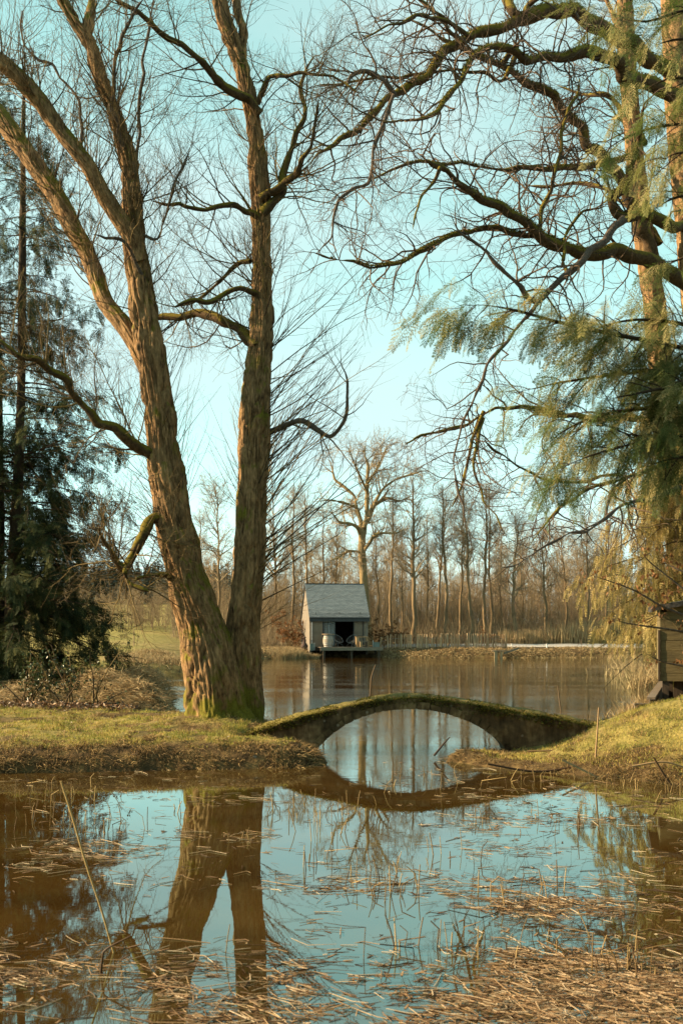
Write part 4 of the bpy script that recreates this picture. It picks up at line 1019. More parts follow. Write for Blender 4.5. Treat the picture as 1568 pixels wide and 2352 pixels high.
# brushwood under it
acc = Acc()
nb_ = 10000
y_ = g.uniform(98.5, 116, nb_); x_ = g.uniform(-14, 36, nb_)
x_ = np.where((x_ > -3.4) & (x_ < 3.0) & (y_ < 101), x_ + 9, x_)
P0 = np.stack([x_, y_, ground_z(x_, y_)], -1)
hgt = g.uniform(0.6, 2.2, nb_) * (1 + 1.3 * (y_ > 104)); d = norm(np.stack([g.normal(size=nb_) * .3, g.normal(size=nb_) * .3, np.ones(nb_)], -1))
P = np.stack([P0, P0 + d * (hgt * .5)[:, None], P0 + (d + g.normal(size=d.shape) * .15) * hgt[:, None]], 1)
tubes(acc, P, np.array([0.016, 0.011, 0.006])[None] * np.ones((nb_, 1)), 3)
tag(acc.build('brushwood', M['wood_twig']), 'tangle of thin brown brushwood under the far trees', 'brushwood', kind='stuff')
# hedgerow and evergreen hill beyond the meadow
plant(150, (-29, -6), (112, 128), (0.12, 0.34), 1.9)
plant(40, (-29, -8), (128, 150), (0.3, 0.5), 1.4)
tag(planted('hedgerow'), 'brown leafless hedgerow at the top of the meadow', 'hedgerow')
M['hill'] = leafy('hazed_evergreen', [(0, (0.035, 0.055, 0.045)), (1, (0.09, 0.115, 0.085))], 0)  # bluish haze of distance is mixed into this foliage colour
cm_ = []
for q_ in range(3):
    a_ = Acc(); m_ = 160; t = g.random(m_) ** 0.8; az = g.uniform(0, 6.28, m_); rr_ = ((1 - t) * (.24 + .05 * q_) + 0.03) * g.uniform(.7, 1.1, m_)
    blades(a_, np.stack([0 * t, 0 * t, 0.03 + 0.93 * t], -1), np.stack([np.cos(az), np.sin(az), -0.25 + 0 * t], -1), rr_, 0.035, bend=np.zeros((m_, 3)), side=np.stack([-np.sin(az), np.cos(az), 0 * t], -1))
    me = a_.mesh('far_conifer', False); me.materials.append(M['hill']); cm_.append(me)
n_ = 700; y_ = g.uniform(215, 380, n_); x_ = g.uniform(-75, -13, n_) * y_ / 280; h_ = g.uniform(4, 8.5, n_)
tag(scatter_copies('distant_wood', cm_, np.stack([x_, y_, ground_z(x_, y_) - .2], -1), np.stack([0 * x_, 0 * x_, g.uniform(0, 6.28, n_)], -1), np.repeat(h_[:, None], 3, 1), g.integers(0, 3, n_), g.random(n_)), 'dark evergreen wood on the distant hill at the left', 'wood')

# unseen evergreens added behind and beside the viewpoint, blocking skylight to deepen shaded sides
acc = Acc()
for k_ in range(90):
    if k_ < 60: x_, y_ = g.uniform(-34, 34), g.uniform(-20, -7)
    else: x_, y_ = g.uniform(14, 26), g.uniform(-8, 24)
    z_ = gz1(x_, y_); h_ = g.uniform(12, 18)
    m_ = 150; t = g.random(m_) ** 0.8; az = g.uniform(0, 6.28, m_); rr_ = (1 - t) * h_ * 0.24 + 0.4
    pos = np.stack([x_ + 0 * t, y_ + 0 * t, z_ + h_ * (0.03 + 0.93 * t)], -1)
    blades(acc, pos, np.stack([np.cos(az), np.sin(az), -0.25 + 0 * t], -1), rr_, 0.7, bend=np.zeros((m_, 3)), side=np.stack([-np.sin(az), np.cos(az), 0 * t], -1))
tag(acc.build('added_evergreen_belt', M['yew']), 'unseen evergreens added behind and beside the viewpoint to block skylight', 'wood', kind='stuff')
# ------------------------------------------------------------------ cabin on the far bank
M['siding'] = simple('silvered_larch', [(0.3, (0.17, 0.128, 0.09)), (0.7, (0.35, 0.275, 0.20))], 3, 4, (6, 6, 0.5), 0.85, 0.3)
M['siding_warm'] = simple('warm_larch', [(0.3, (0.16, 0.10, 0.065)), (0.7, (0.30, 0.20, 0.13))], 3, 4, (6, 6, 0.5), 0.85, 0.3)
M['gable'] = simple('pale_render', [(0.3, (0.19, 0.155, 0.118)), (0.7, (0.26, 0.215, 0.165))], 3, 4)
M['slate'] = leafy('grey_slate', [(0, (0.175, 0.20, 0.21)), (1, (0.235, 0.262, 0.27))], 0, 0.55)
M['dark_metal'] = simple('dark_metal', [(0.3, (0.018, 0.018, 0.018)), (0.7, (0.035, 0.033, 0.032))], 5, 3, rough=0.45, spec=0.5)
M['zinc'] = simple('zinc', [(0.3, (0.28, 0.28, 0.28)), (0.7, (0.4, 0.39, 0.38))], 5, 3, rough=0.4, spec=0.5, metal=0.6)
M['deckwood'] = simple('deck_wood', [(0.3, (0.12, 0.088, 0.06)), (0.7, (0.27, 0.21, 0.15))], 4, 4, (0.6, 8, 8), 0.8, 0.3)
M['wetwood'] = simple('wet_post_wood', [(0.3, (0.035, 0.025, 0.017)), (0.7, (0.09, 0.062, 0.04))], 6, 4, (4, 4, 0.6))
M['interior'] = simple('interior_panelling', [(0.3, (0.05, 0.033, 0.022)), (0.7, (0.10, 0.066, 0.042))], 4, 3, (6, 6, 0.5))
M['honey'] = simple('honey_wood', [(0.3, (0.30, 0.185, 0.085)), (0.7, (0.50, 0.33, 0.17))], 4, 4, (3, 3, 0.6), 0.6, 0.2)
M['stave'] = simple('grey_oak_stave', [(0.3, (0.26, 0.21, 0.16)), (0.7, (0.44, 0.37, 0.29))], 6, 4, (5, 5, 0.6), 0.75, 0.2)
M['hoop'] = simple('galvanised_hoop', [(0.3, (0.32, 0.31, 0.30)), (0.7, (0.48, 0.47, 0.45))], 9, 3, rough=0.45, metal=0.5)
M['cord'] = simple('pale_cord', [(0.3, (0.16, 0.15, 0.14)), (0.7, (0.26, 0.25, 0.23))], 9, 3, rough=0.5)
M['rust'] = simple('rusted_iron', [(0.3, (0.045, 0.028, 0.022)), (0.7, (0.11, 0.06, 0.042))], 12, 4, rough=0.8)
M['planter'] = simple('grey_green_paint', [(0.3, (0.13, 0.16, 0.14)), (0.7, (0.20, 0.235, 0.20))], 5, 3, rough=0.6)
M['white'] = simple('white_paint', [(0.3, (0.6, 0.58, 0.54)), (0.7, (0.75, 0.73, 0.7))], 5, 3, rough=0.5)
m, n, l, b, out = new_mat('window_glass'); b.inputs['Base Color'].default_value = (0.8, 0.85, 0.85, 1); b.inputs['Roughness'].default_value = 0.02
b.inputs['Transmission Weight'].default_value = 0.9; b.inputs['IOR'].default_value = 1.18; M['glass'] = m

cb = empty('cabin', px(778, 1486, 92.0), 'small grey cabin with slate roof and open front on the far bank', 'cabin', rz=0.15)
def part(name, boxes, mat, parent, smooth=False, kind=None):
    a = Acc()
    for lo, hi in boxes: a.box(lo, hi)
    return a.build(name, mat, parent, smooth, origin=(0, 0, 0), kind=kind)
W2, DP, EV, RG = 2.22, 5.0, 2.12, 4.80
def gable(name, x0, x1):
    a = Acc(); pr = [(0, -0.6), (0, EV), (DP / 2, RG - 0.12), (DP, EV), (DP, -0.6)]
    v = [(x0, y, z) for y, z in pr] + [(x1, y, z) for y, z in pr]
    a.add(v, [(k, (k + 1) % 5, 5 + (k + 1) % 5, 5 + k) for k in range(5)] + [(0, 4, 3, 1), (5, 6, 8, 9)], [(1, 3, 2), (6, 7, 8)])
    return a.build(name, M['gable'], cb, False, origin=(0, 0, 0))
gL = gable('wall', -W2, -W2 + 0.14); gR = gable('wall', W2 - 0.14, W2)
part('wall', [((-W2 + .14, DP - .14, -.6), (W2 - .14, DP, EV))], M['interior'], cb)
part('floor', [((-W2 + .14, 0.02, -.3), (W2 - .14, DP - .14, -0.02))], M['interior'], cb)
part('ceiling', [((-W2 + .14, 0.08, EV + 0.0), (W2 - .14, DP - .14, EV + 0.06))], M['interior'], cb)
part('partition', [((-W2 + .9, 2.3, 0), (-0.55, 2.4, EV))], M['siding_warm'], cb)
# front: boarded panels
def boards(x0, x1, z0, z1, y, mat, parent, w=0.09):
    n_ = max(1, round((x1 - x0) / w)); st = (x1 - x0) / n_
    me = None
    for k in range(n_):
        if me is None:
            a = Acc(); a.box((0.004, 0, z0), (st - 0.008, 0.03, z1)); me = a.mesh('board', False); me.materials.append(mat)
        o = bpy.data.objects.new('board', me); COL.objects.link(o); o.parent = parent; o.location = (x0 + k * st, y - 0.004 * (k % 2), 0)
wl1 = part('front_wall', [((-W2 + .14, 0.03, -.05), (-1.24, 0.16, EV))], M['dark_metal'], cb); boards(-W2 + .14, -1.24, 0, EV, 0.0, M['siding'], wl1, 0.095)
wl2 = part('front_wall', [((1.92, 0.03, -.05), (W2 - .14, 0.16, EV))], M['dark_metal'], cb); boards(1.92, W2 - .14, 0, EV, 0.0, M['siding'], wl2, 0.08)
wl3 = part('shutter', [((1.18, 0.13, 0.84), (1.86, 0.18, EV - .04))], M['dark_metal'], cb); boards(1.18, 1.86, 0.84, EV - .04, 0.095, M['siding'], wl3, 0.068)
wl4 = part('shutter', [((1.18, 0.13, 0.02), (1.86, 0.18, 0.70))], M['dark_metal'], cb); boards(1.18, 1.86, 0.02, 0.70, 0.095, M['siding'], wl4, 0.068)
part('window_sill', [((1.12, 0.06, 0.72), (1.90, 0.2, 0.80))], M['dark_metal'], cb)
part('door_frame', [((-1.24, 0.02, 0), (-1.18, 0.2, EV)), ((1.12, 0.04, 0), (1.17, 0.2, EV)), ((1.865, 0.03, 0), (1.915, 0.2, EV)), ((-1.24, 0.021, EV - .05), (1.90, 0.19, EV + .02))], M['dark_metal'], cb)
dr = part('door', [((-1.16, 0.10, 0.03), (-1.11, 0.15, EV - .06)), ((-0.30, 0.10, 0.03), (-0.25, 0.15, EV - .06)), ((-1.11, 0.10, 0.03), (-0.30, 0.15, 0.09)), ((-1.11, 0.10, EV - .12), (-0.30, 0.15, EV - .06))], M['dark_metal'], cb)
part('pane', [((-1.11, 0.12, 0.09), (-0.30, 0.13, EV - .12))], M['glass'], dr)
part('stove_pipe', [((-0.62, 1.2, 0.9), (-0.54, 1.28, EV - 0.02))], M['zinc'], cb)
# roof
def slab(name, y0, z0, y1, z1, th, mat, x0=-W2 - 0.06, x1=W2 + 0.10):
    a = Acc(); dy, dz = y1 - y0, z1 - z0; L_ = math.hypot(dy, dz); ny_, nz_ = -dz / L_ * th, dy / L_ * th
    if nz_ < 0: ny_, nz_ = -ny_, -nz_
    v = [(x0, y0, z0), (x1, y0, z0), (x1, y1, z1), (x0, y1, z1)]; v += [(x, y + ny_, z + nz_) for x, y, z in v]
    a.add(v, [(0, 3, 2, 1), (4, 5, 6, 7), (0, 1, 5, 4), (1, 2, 6, 5), (2, 3, 7, 6), (3, 0, 4, 7)])
    return a.build(name, mat, cb, False, origin=(0, 0, 0))
rf = slab('roof', -0.28, EV + 0.02, DP / 2, RG - 0.06, 0.10, M['dark_metal'])
slab('roof', DP + 0.28, EV + 0.02, DP / 2 + 0.01, RG - 0.06, 0.10, M['dark_metal'])
a = Acc(); r_ = np.random.default_rng(2)
y0, z0, y1, z1 = -0.30, EV + 0.115, DP / 2 - 0.06, RG + 0.04
L_ = math.hypot(y1 - y0, z1 - z0); ty, tz = (y1 - y0) / L_, (z1 - z0) / L_; ny_, nz_ = -tz, ty
rows = 26; stp = L_ / rows; cw = 0.27
for r__ in range(rows):
    xo = -W2 - 0.07 - (cw / 2 if r__ % 2 else 0)
    while xo < W2 + 0.10:
        xa, xb = max(xo + 0.004, -W2 - 0.07), min(xo + cw - 0.004, W2 + 0.11); xo += cw
        if xb - xa < 0.03: continue
        s0, s1 = r__ * stp, r__ * stp + stp * 1.25; lift = 0.022 + r_.random() * 0.006
        s1 = min(s1, L_ + 0.02)
        c = [(xa, s0, lift), (xb, s0, lift), (xb, s1, 0.004), (xa, s1, 0.004), (xa, s0, lift - 0.018), (xb, s0, lift - 0.018)]
        a.add([(x, y0 + ty * s + ny_ * h, z0 + tz * s + nz_ * h) for x, s, h in c], [(0, 1, 2, 3), (4, 5, 1, 0)], var=float(r_.random()))
sl = a.build('slates', M['slate'], rf, False, origin=(0, 0, 0), kind='stuff')
part('ridge_cap', [((-W2 - .08, DP / 2 - .12, RG + 0.02), (W2 + .12, DP / 2 + .12, RG + 0.075))], M['dark_metal'], cb)
part('fascia', [((-W2 - .04, -0.30, EV - 0.20), (W2 + .08, -0.06, EV + 0.06))], M['dark_metal'], cb)
part('gutter', [((-W2 - .06, -0.40, EV + 0.05), (W2 + .10, -0.302, EV + 0.125))], M['dark_metal'], cb)
for x_ in (-1.78, 0.02, 1.62): part('snow_guard', [((x_, -0.10, EV + 0.33), (x_ + 0.03, -0.07, EV + 0.50))], M['dark_metal'], cb)
a = Acc(); tubes(a, np.array([[(-W2 + .17, -0.09, EV - .22), (-W2 + .17, -0.09, 1.0), (-W2 + .17, -0.09, -.3)]]), np.full((1, 3), 0.045), 8); a.build('downpipe', M['zinc'], cb, origin=(0, 0, 0))
a = Acc(); tubes(a, np.array([[(-W2 - .06, 4.2, EV - .1), (-W2 - .06, 4.2, 1.0), (-W2 - .06, 4.2, -.3)]]), np.full((1, 3), 0.045), 8); a.build('downpipe', M['zinc'], cb, origin=(0, 0, 0))
# deck on posts over the water
dk = empty('deck', px(792, 1486, 91.0), 'timber deck on posts over the water in front of the cabin', 'deck', rz=0.15)
X0, X1 = -1.95, 2.66
me = None
for k in range(15):
    if me is None:
        a = Acc(); a.box((X0, 0, -0.04), (X1, 0.125, 0.0)); me = a.mesh('plank', False); me.materials.append(M['deckwood'])
    o = bpy.data.objects.new('plank', me); COL.objects.link(o); o.parent = dk; o.location = (0.004 * (k % 3), -1.05 + k * 0.137, 0.002 * (k % 2))
part('edge_board', [((X0 - .02, -1.10, -0.25), (X1 + .02, -1.06, -0.005))], M['deckwood'], dk)
for x_ in (-1.75, -.7, .35, 1.4, 2.45): part('joist', [((x_ - .05, -1.05, -.22), (x_ + .05, 0.95, -.045))], M['wetwood'], dk)
for x_ in (-1.7, 0.35, 2.4):
    for y_ in (-0.9, 0.6): part('post', [((x_ - .08, y_ - .08, -1.6), (x_ + .08, y_ + .08, -.225))], M['wetwood'], dk)

def lathe(prof, k, mat, parent, name, smooth=True):
    a = Acc(); th = np.arange(k) * 2 * np.pi / k; N = len(prof)
    v = np.array([[(r * math.cos(t), r * math.sin(t), z) for t in th] for r, z in prof]).reshape(-1, 3)
    i, j = np.meshgrid(np.arange(N - 1), np.arange(k), indexing='ij'); aa = i * k + j; bb = i * k + (j + 1) % k
    a.add(v, np.stack([aa, bb, bb + k, aa + k], -1).reshape(-1, 4))
    return a.build(name, mat, parent, smooth, origin=(0, 0, 0))
DZ = EYE - 46 * 91.2 / F
def cab(cx_, d_): return ((cx_ - CX) * d_ / F, d_, DZ + 0.004)
# barrel used as a standing table
ba = empty('barrel_table', cab(753.5, 91.1), 'grey oak barrel with metal hoops and a wooden top on the deck', 'barrel', rz=0.3)
zz = np.linspace(0, 0.9, 13); rr_ = 0.31 + 0.085 * np.sin(np.pi * zz / 0.9)
lathe([(0.02, 0.01)] + list(zip(rr_, zz)) + [(0.02, 0.89)], 28, M['stave'], ba, 'body')
for z_ in (0.03, 0.16, 0.28, 0.62, 0.74, 0.86):
    r0 = 0.318 + 0.085 * math.sin(math.pi * z_ / 0.9)
    lathe([(r0 - .02, z_ - .025), (r0, z_ - .025), (r0, z_ + .025), (r0 - .02, z_ + .025)], 28, M['hoop'], ba, 'hoop')
lathe([(0.01, 0.93), (0.47, 0.93), (0.48, 0.945), (0.47, 0.97), (0.01, 0.97)], 28, M['honey'], ba, 'tabletop')
lathe([(0.09, 0.90), (0.09, 0.93)], 12, M['stave'], ba, 'riser')
# wire lounge chairs
def wire_chair(cx_, d_, rz, label):
    e = empty('wire_chair', cab(cx_, d_), label, 'chair', 'round wire chairs on the deck', rz=rz)
    th = np.linspace(0, 2 * np.pi, 25); c = np.array([0, 0.05, 0.62]); u = np.array([1, 0, 0.0]) * 0.40; v = norm(np.array([0, 0.75, 0.62])) * 0.46
    ring = c + np.outer(np.cos(th), u) + np.outer(np.sin(th), v)
    a = Acc(); tubes(a, ring[None], np.full((1, 25), 0.014), 6); a.build('rim', M['cord'], e, origin=(0, 0, 0))
    hub = np.array([0, 0.12, 0.33]); hr = hub + np.outer(np.cos(th), u * 0.28) + np.outer(np.sin(th), v * 0.25)
    a = Acc(); ms = (ring + hr) / 2 + np.array([0, 0.03, -0.05]); tubes(a, np.stack([ring, ms, hr], 1)[:24], np.full((24, 3), 0.005), 4)
    tubes(a, hr[None], np.full((1, 25), 0.01), 5); a.build('seat', M['cord'], e, origin=(0, 0, 0), kind='stuff')
    for dx, dy in ((-.28, -.22), (.28, -.22), (0, .36)):
        a = Acc(); tubes(a, np.array([[hub + np.array([dx * .3, dy * .3, 0]), (dx * .8, dy * .8, .15), (dx, dy, 0.0)]]), np.full((1, 3), 0.013), 6); a.build('leg', M['cord'], e, origin=(0, 0, 0))
wire_chair(777, 91.3, 0.75, 'round wire chair beside the barrel, turned to the right')
wire_chair(806, 91.4, -0.75, 'round wire chair in front of the dark doorway, tilted rim facing left')
# timber table and bench at the right of the deck
tb = empty('timber_table', cab(830, 91.0), 'honey wood table with slab legs at the right of the deck', 'table', rz=0.1)
part('top', [((-.46, -.28, .72), (.46, .28, .77))], M['honey'], tb); part('leg', [((-.42, -.25, 0), (-.24, .25, .718))], M['honey'], tb)
a = Acc(); a.add([(.30, -.2, .718), (.42, -.2, .718), (.42, .2, .718), (.30, .2, .718), (.46, -.2, 0), (.58, -.2, 0), (.58, .2, 0), (.46, .2, 0)], [(0, 1, 2, 3), (4, 7, 6, 5), (0, 4, 5, 1), (1, 5, 6, 2), (2, 6, 7, 3), (3, 7, 4, 0)]); a.build('leg', M['honey'], tb, False, origin=(0, 0, 0))
bn = empty('timber_bench', cab(836, 90.55), 'low honey wood bench in front of the slab-leg table', 'bench', rz=0.1)
part('seat', [((-.34, -.14, .40), (.30, .14, .445))], M['deckwood'], bn); part('leg', [((-.32, -.12, 0), (-.16, .12, .398))], M['honey'], bn); part('leg', [((.08, -.12, 0), (.24, .12, .398))], M['interior'], bn); part('stretcher', [((-.16, -.03, .10), (.08, .03, .16))], M['honey'], bn)
pl = empty('planter_box', cab(864, 91.0), 'grey green planter box by the fence end of the deck', 'planter', rz=0.1)
part('box', [((-.22, -.18, -.02), (.22, .18, .32))], M['planter'], pl); part('rim', [((-.24, -.2, .32), (.24, .2, .36))], M['planter'], pl); part('post', [((-.28, -.05, -.02), (-.235, .05, .48))], M['white'], pl)
pl = empty('planter_box', cab(716, 91.0), 'grey green planter box below the downpipe left of the deck', 'planter', rz=0.1)
part('box', [((-.15, -.15, -.25), (.15, .15, .22))], M['planter'], pl); part('rim', [((-.17, -.17, .22), (.17, .17, .25))], M['planter'], pl); part('post', [((.18, -.04, -.25), (.215, .04, .30))], M['white'], pl)
# chiminea
ch = empty('chiminea', (px(699, 1486, 91.5)[0], 91.5, gz1(px(699, 1486, 91.5)[0], 91.5)), 'rusty iron chiminea standing by the pale cabin gable', 'chiminea')
lathe([(0.02, .25), (.20, .26), (.27, .36), (.26, .50), (.17, .62), (.10, .72), (.085, 1.05), (.10, 1.06)], 18, M['rust'], ch, 'body')
lathe([(0.15, 1.07), (.15, 1.10), (.01, 1.19)], 16, M['rust'], ch, 'cap')
lathe([(0.30, .21), (.31, .25), (.02, .25)], 16, M['rust'], ch, 'hearth_tray')
for t in (0.5, 2.6, 4.7):
    a = Acc(); tubes(a, np.array([[(.2 * math.cos(t), .2 * math.sin(t), .23), (.28 * math.cos(t), .28 * math.sin(t), .1), (.33 * math.cos(t), .33 * math.sin(t), -.04)]]), np.full((1, 3), .02), 6); a.build('leg', M['rust'], ch, origin=(0, 0, 0))

# ------------------------------------------------------------------ paling fence
M['paling'] = leafy('chestnut_paling', [(0, (0.20, 0.105, 0.055)), (0.6, (0.40, 0.24, 0.125)), (1, (0.60, 0.41, 0.24))], 0, 0.85)
M['post'] = simple('split_post', [(0.3, (0.26, 0.17, 0.09)), (0.7, (0.44, 0.30, 0.17))], 5, 4, (4, 4, .6))
fn = empty('paling_fence', (px(1015, 1486, 92.4)[0], 92.4, 0), 'rustic split paling fence running right from the cabin', 'fence')
r_ = np.random.default_rng(6)
pc = [872, 920, 969, 1027, 1071, 1120, 1162]
fx = float(fn.location.x)
def fxy(c): return (c - CX) * 92.4 / F
pm = []
for q in range(6):
    a = Acc(); w = 0.024 + 0.004 * q
    a.box((-w, -.014, 0), (w * .8, .014, 0.98 + .02 * q), var=q / 5.0); a.v[0][4:, 0] *= 0.7; a.v[0][4:, 0] += r_.normal() * 0.02
    me = a.mesh('picket', False); me.materials.append(M['paling']); pm.append(me)
a = Acc(); a.box((-.05, -.05, -.2), (.05, .05, 1.12)); a.v[0][4:, :2] *= 0.75; pmesh = a.mesh('post', False); pmesh.materials.append(M['post'])
for c in pc:
    o = bpy.data.objects.new('post', pmesh); COL.objects.link(o); o.parent = fn; o.location = (fxy(c) - fx, -0.06, gz1(fxy(c), 92.4)); o.rotation_euler = (r_.normal() * .02, r_.normal() * .05, r_.random() * 3)
x_ = fxy(872) + 0.08
while x_ < fxy(1162) - 0.04:
    o = bpy.data.objects.new('picket', pm[r_.integers(0, 6)]); COL.objects.link(o); o.parent = fn
    o.location = (x_ - fx, r_.normal() * .012, gz1(x_, 92.4) + 0.02 + r_.normal() * .02); o.rotation_euler = (r_.normal() * .03, r_.normal() * .045, r_.normal() * .3)
    x_ += r_.uniform(0.065, 0.088)
for h_ in (0.28, 0.75):
    a = Acc(); xs = np.linspace(fxy(872), fxy(1162), 60); tubes(a, np.stack([xs - fx, 0 * xs - 0.02, ground_z(xs, xs * 0 + 92.4) + h_ + .015 * np.sin(xs * 9)], -1)[None], np.full((1, 60), .006), 4); a.build('wire', M['zinc'], fn, origin=(0, 92.4 * 0, 0))
# small jetty at the waterline
jt = empty('landing_stage', (px(1158, 1500, 90.2)[0], 90.2, 0), 'small weathered wooden landing stage on the far bank', 'jetty')
part('post', [((-.80, -.35, -.4), (-.58, -.15, .50))], M['post'], jt); part('post', [((-.35, -.35, -.4), (-.2, -.15, .45))], M['post'], jt)
for k in range(5): part('plank', [((-.9, -.35 + k * .15, .50 + .004 * k), (.15, -.22 + k * .15, .545 + .004 * k))], M['deckwood'], jt)
a = Acc(); a.add([(-.1, -.3, .28), (1.05, .0, .66), (1.05, .18, .66), (-.1, -.12, .28), (-.1, -.3, .42), (1.05, .0, .80), (1.05, .18, .80), (-.1, -.12, .42)], [(0, 3, 2, 1), (4, 5, 6, 7), (0, 1, 5, 4), (1, 2, 6, 5), (2, 3, 7, 6), (3, 0, 4, 7)]); a.build('ramp', M['deckwood'], jt, False, origin=(0, 0, 0))
for cx_, lab in ((1175, 'small white bollard light beside the end of the fence'), (1255, 'small white bollard light on the path below the forked tree')):
    bo = empty('bollard_light', (px(cx_, 1480, 93.0)[0], 93.0, gz1(px(cx_, 1480, 93.0)[0], 93.0)), lab, 'bollard', 'white bollard lights')
    lathe([(.05, 0), (.05, .26), (.01, .26)], 10, M['white'], bo, 'body'); lathe([(.07, .262), (.07, .31), (.01, .33)], 10, M['zinc'], bo, 'cap')
# stake in the meadow
sx_ = px(308, 1497, 78); st = Acc(); z_ = gz1(sx_[0], 78); tubes(st, np.array([[(sx_[0], 78, z_ - .2), (sx_[0] + .01, 78, z_ + .5), (sx_[0], 78, z_ + 1.1)]]), np.array([[.04, .04, .035]]), 6)
tag(st.build('stake', M['post'], origin=(sx_[0], 78, z_)), 'thin lone stake standing in the meadow', 'stake')

# ------------------------------------------------------------------ plank shed on the right bank
M['shed'] = simple('olive_stained_boards', [(0.3, (0.095, 0.07, 0.03)), (0.7, (0.19, 0.14, 0.062))], 2.5, 5, (0.6, 3, 5), 0.85, 0.3)
M['felt'] = simple('roof_felt', [(0.3, (0.03, 0.027, 0.025)), (0.7, (0.075, 0.066, 0.058))], 7, 5, bump=0.4)
SY = 27.4
sh = empty('plank_shed', (px(1515, 1565, SY)[0], SY, px(1515, 1565, SY)[2]), 'wooden plank shed on stilts at the right edge of the pond', 'shed', rz=-0.22)
sz = [0] + [(1565 - y) * SY / F for y in (1546, 1520, 1495, 1471, 1448, 1424)] + [(1565 - 1405) * SY / F, (1565 - 1384) * SY / F]
for k in range(len(sz) - 1):
    xa = 0.0 if k < 7 else 0.16
    part('board', [((xa, -0.004 * (k % 2), sz[k] + 0.006), (2.6, 0.028, sz[k + 1] - 0.004))], M['shed'], sh)
    part('board', [((0.0, 0.03, sz[k] + 0.006), (0.028, 2.2, sz[k + 1] - 0.004))], M['shed'], sh)
part('back_wall', [((0.03, 2.17, 0), (2.6, 2.2, 1.8))], M['shed'], sh)
part('right_wall', [((2.57, 0.03, 0), (2.6, 2.165, 1.8))], M['shed'], sh)
part('corner_post', [((-0.045, -0.03, 0.0), (-0.003, 0.05, sz[5]))], M['wetwood'], sh)
part('floor', [((0.03, 0.03, 0.02), (2.56, 2.16, 0.06))], M['wetwood'], sh)
a = Acc(); rz0, rz1 = (1565 - 1403) * SY / F, (1565 - 1355) * SY / F + .25
v = []
for t in np.linspace(0, 1, 16):
    x = -0.20 + 3.0 * t; z = rz0 + (rz1 - rz0) * t
    dz = 0.02 * math.sin(t * 23)
    v += [(x, -0.22, z + dz - .035), (x, -0.22, z + dz + .075), (x, 2.4, z + .12), (x, 2.4, z)]
q = []
for k in range(15):
    o4 = k * 4
    q += [(o4, o4 + 4, o4 + 5, o4 + 1), (o4 + 1, o4 + 5, o4 + 6, o4 + 2), (o4 + 2, o4 + 6, o4 + 7, o4 + 3), (o4 + 3, o4 + 7, o4 + 4, o4)]
q += [(0, 1, 2, 3), (60, 63, 62, 61)]
a.add(v, q); rfo = a.build('roof', M['felt'], sh, False, origin=(0, 0, 0))
a = Acc(); r_ = np.random.default_rng(9); nn_ = 1500; t = r_.random(nn_); yv = r_.uniform(-.24, 1.2, nn_)
ok = noise2(t * 4, yv, .3, 51) > .47; t, yv = t[ok], yv[ok]
blades(a, np.stack([-0.2 + 3 * t, yv, rz0 + (rz1 - rz0) * t + .08], -1), np.stack([r_.normal(size=len(t)) * .5, r_.normal(size=len(t)) * .5 - .2, np.ones(len(t))], -1), r_.uniform(.02, .05, len(t)), .01)
a.build('moss', M['moss'], rfo, origin=(0, 0, 0), kind='stuff')
for x_, y_ in ((0.12, 0.1), (0.52, 0.5), (2.3, 0.1), (0.3, 2.0), (2.3, 2.0)):
    part('stilt', [((x_ - .07, y_ - .07, -0.9), (x_ + .07, y_ + .07, 0.0))], M['wetwood'], sh)
part('skirt_board', [((0.30, 0.30, -0.45), (0.75, 0.33, -0.005))], M['wetwood'], sh)
# timber retaining wall receding under the shed, with its end box
rw = empty('retaining_wall', (6.27, 25.0, 0.3), 'dark timber retaining wall running back under the shed', 'retaining wall')
p0, p1 = np.array([6.30, 25.0]), np.array([8.86, 33.7]); dv = p1 - p0; Lw = np.linalg.norm(dv); dv /= Lw; nv = np.array([dv[1], -dv[0]])
for k in range(28):
    s0 = p0 + dv * (k * 0.325); s1 = s0 + dv * 0.315; tk = nv * 0.05
    a = Acc(); c = [(s0, 0), (s1, 0), (s1, 1), (s0, 1)]
    xy = [s0, s1, s1 + tk, s0 + tk]
    zt_ = 0.80 - 0.01 * (k % 3)
    a.add([(p[0], p[1], -0.3) for p in xy] + [(p[0], p[1], zt_) for p in xy], [(0, 3, 2, 1), (4, 5, 6, 7), (0, 1, 5, 4), (1, 2, 6, 5), (2, 3, 7, 6), (3, 0, 4, 7)])
    a.build('board', M['wetwood'], rw, False)
a = Acc(); cap = [p0 - nv * .05, p1 - nv * .05, p1 + nv * .12, p0 + nv * .12]
a.add([(p[0], p[1], .806) for p in cap] + [(p[0], p[1], .86) for p in cap], [(0, 3, 2, 1), (4, 5, 6, 7), (0, 1, 5, 4), (1, 2, 6, 5), (2, 3, 7, 6), (3, 0, 4, 7)]); a.build('capping', M['deckwood'], rw, False)
a = Acc(); a.box((6.28, 24.86, -.2), (6.38, 24.96, .82)); a.build('post', M['wetwood'], rw, False)
a = Acc(); a.box((6.02, 25.05, -.3), (6.27, 25.11, .70)); a.build('end_board', M['deckwood'], rw, False)
a = Acc(); a.box((6.00, 25.0, .702), (6.28, 25.14, .73)); a.build('end_board_cap', M['deckwood'], rw, False)
# ------------------------------------------------------------------ grass, straw, reeds, litter
g = np.random.default_rng(99); rng = np.random.default_rng(100)
def scatter(n, x, y, cond, seed=None):
    X_ = g.uniform(*x, n); Y_ = g.uniform(*y, n); s = shore(X_, Y_); k = cond(X_, Y_, s)
    X_, Y_, s = X_[k], Y_[k], s[k]
    return X_, Y_, ground_z(X_, Y_, s), s

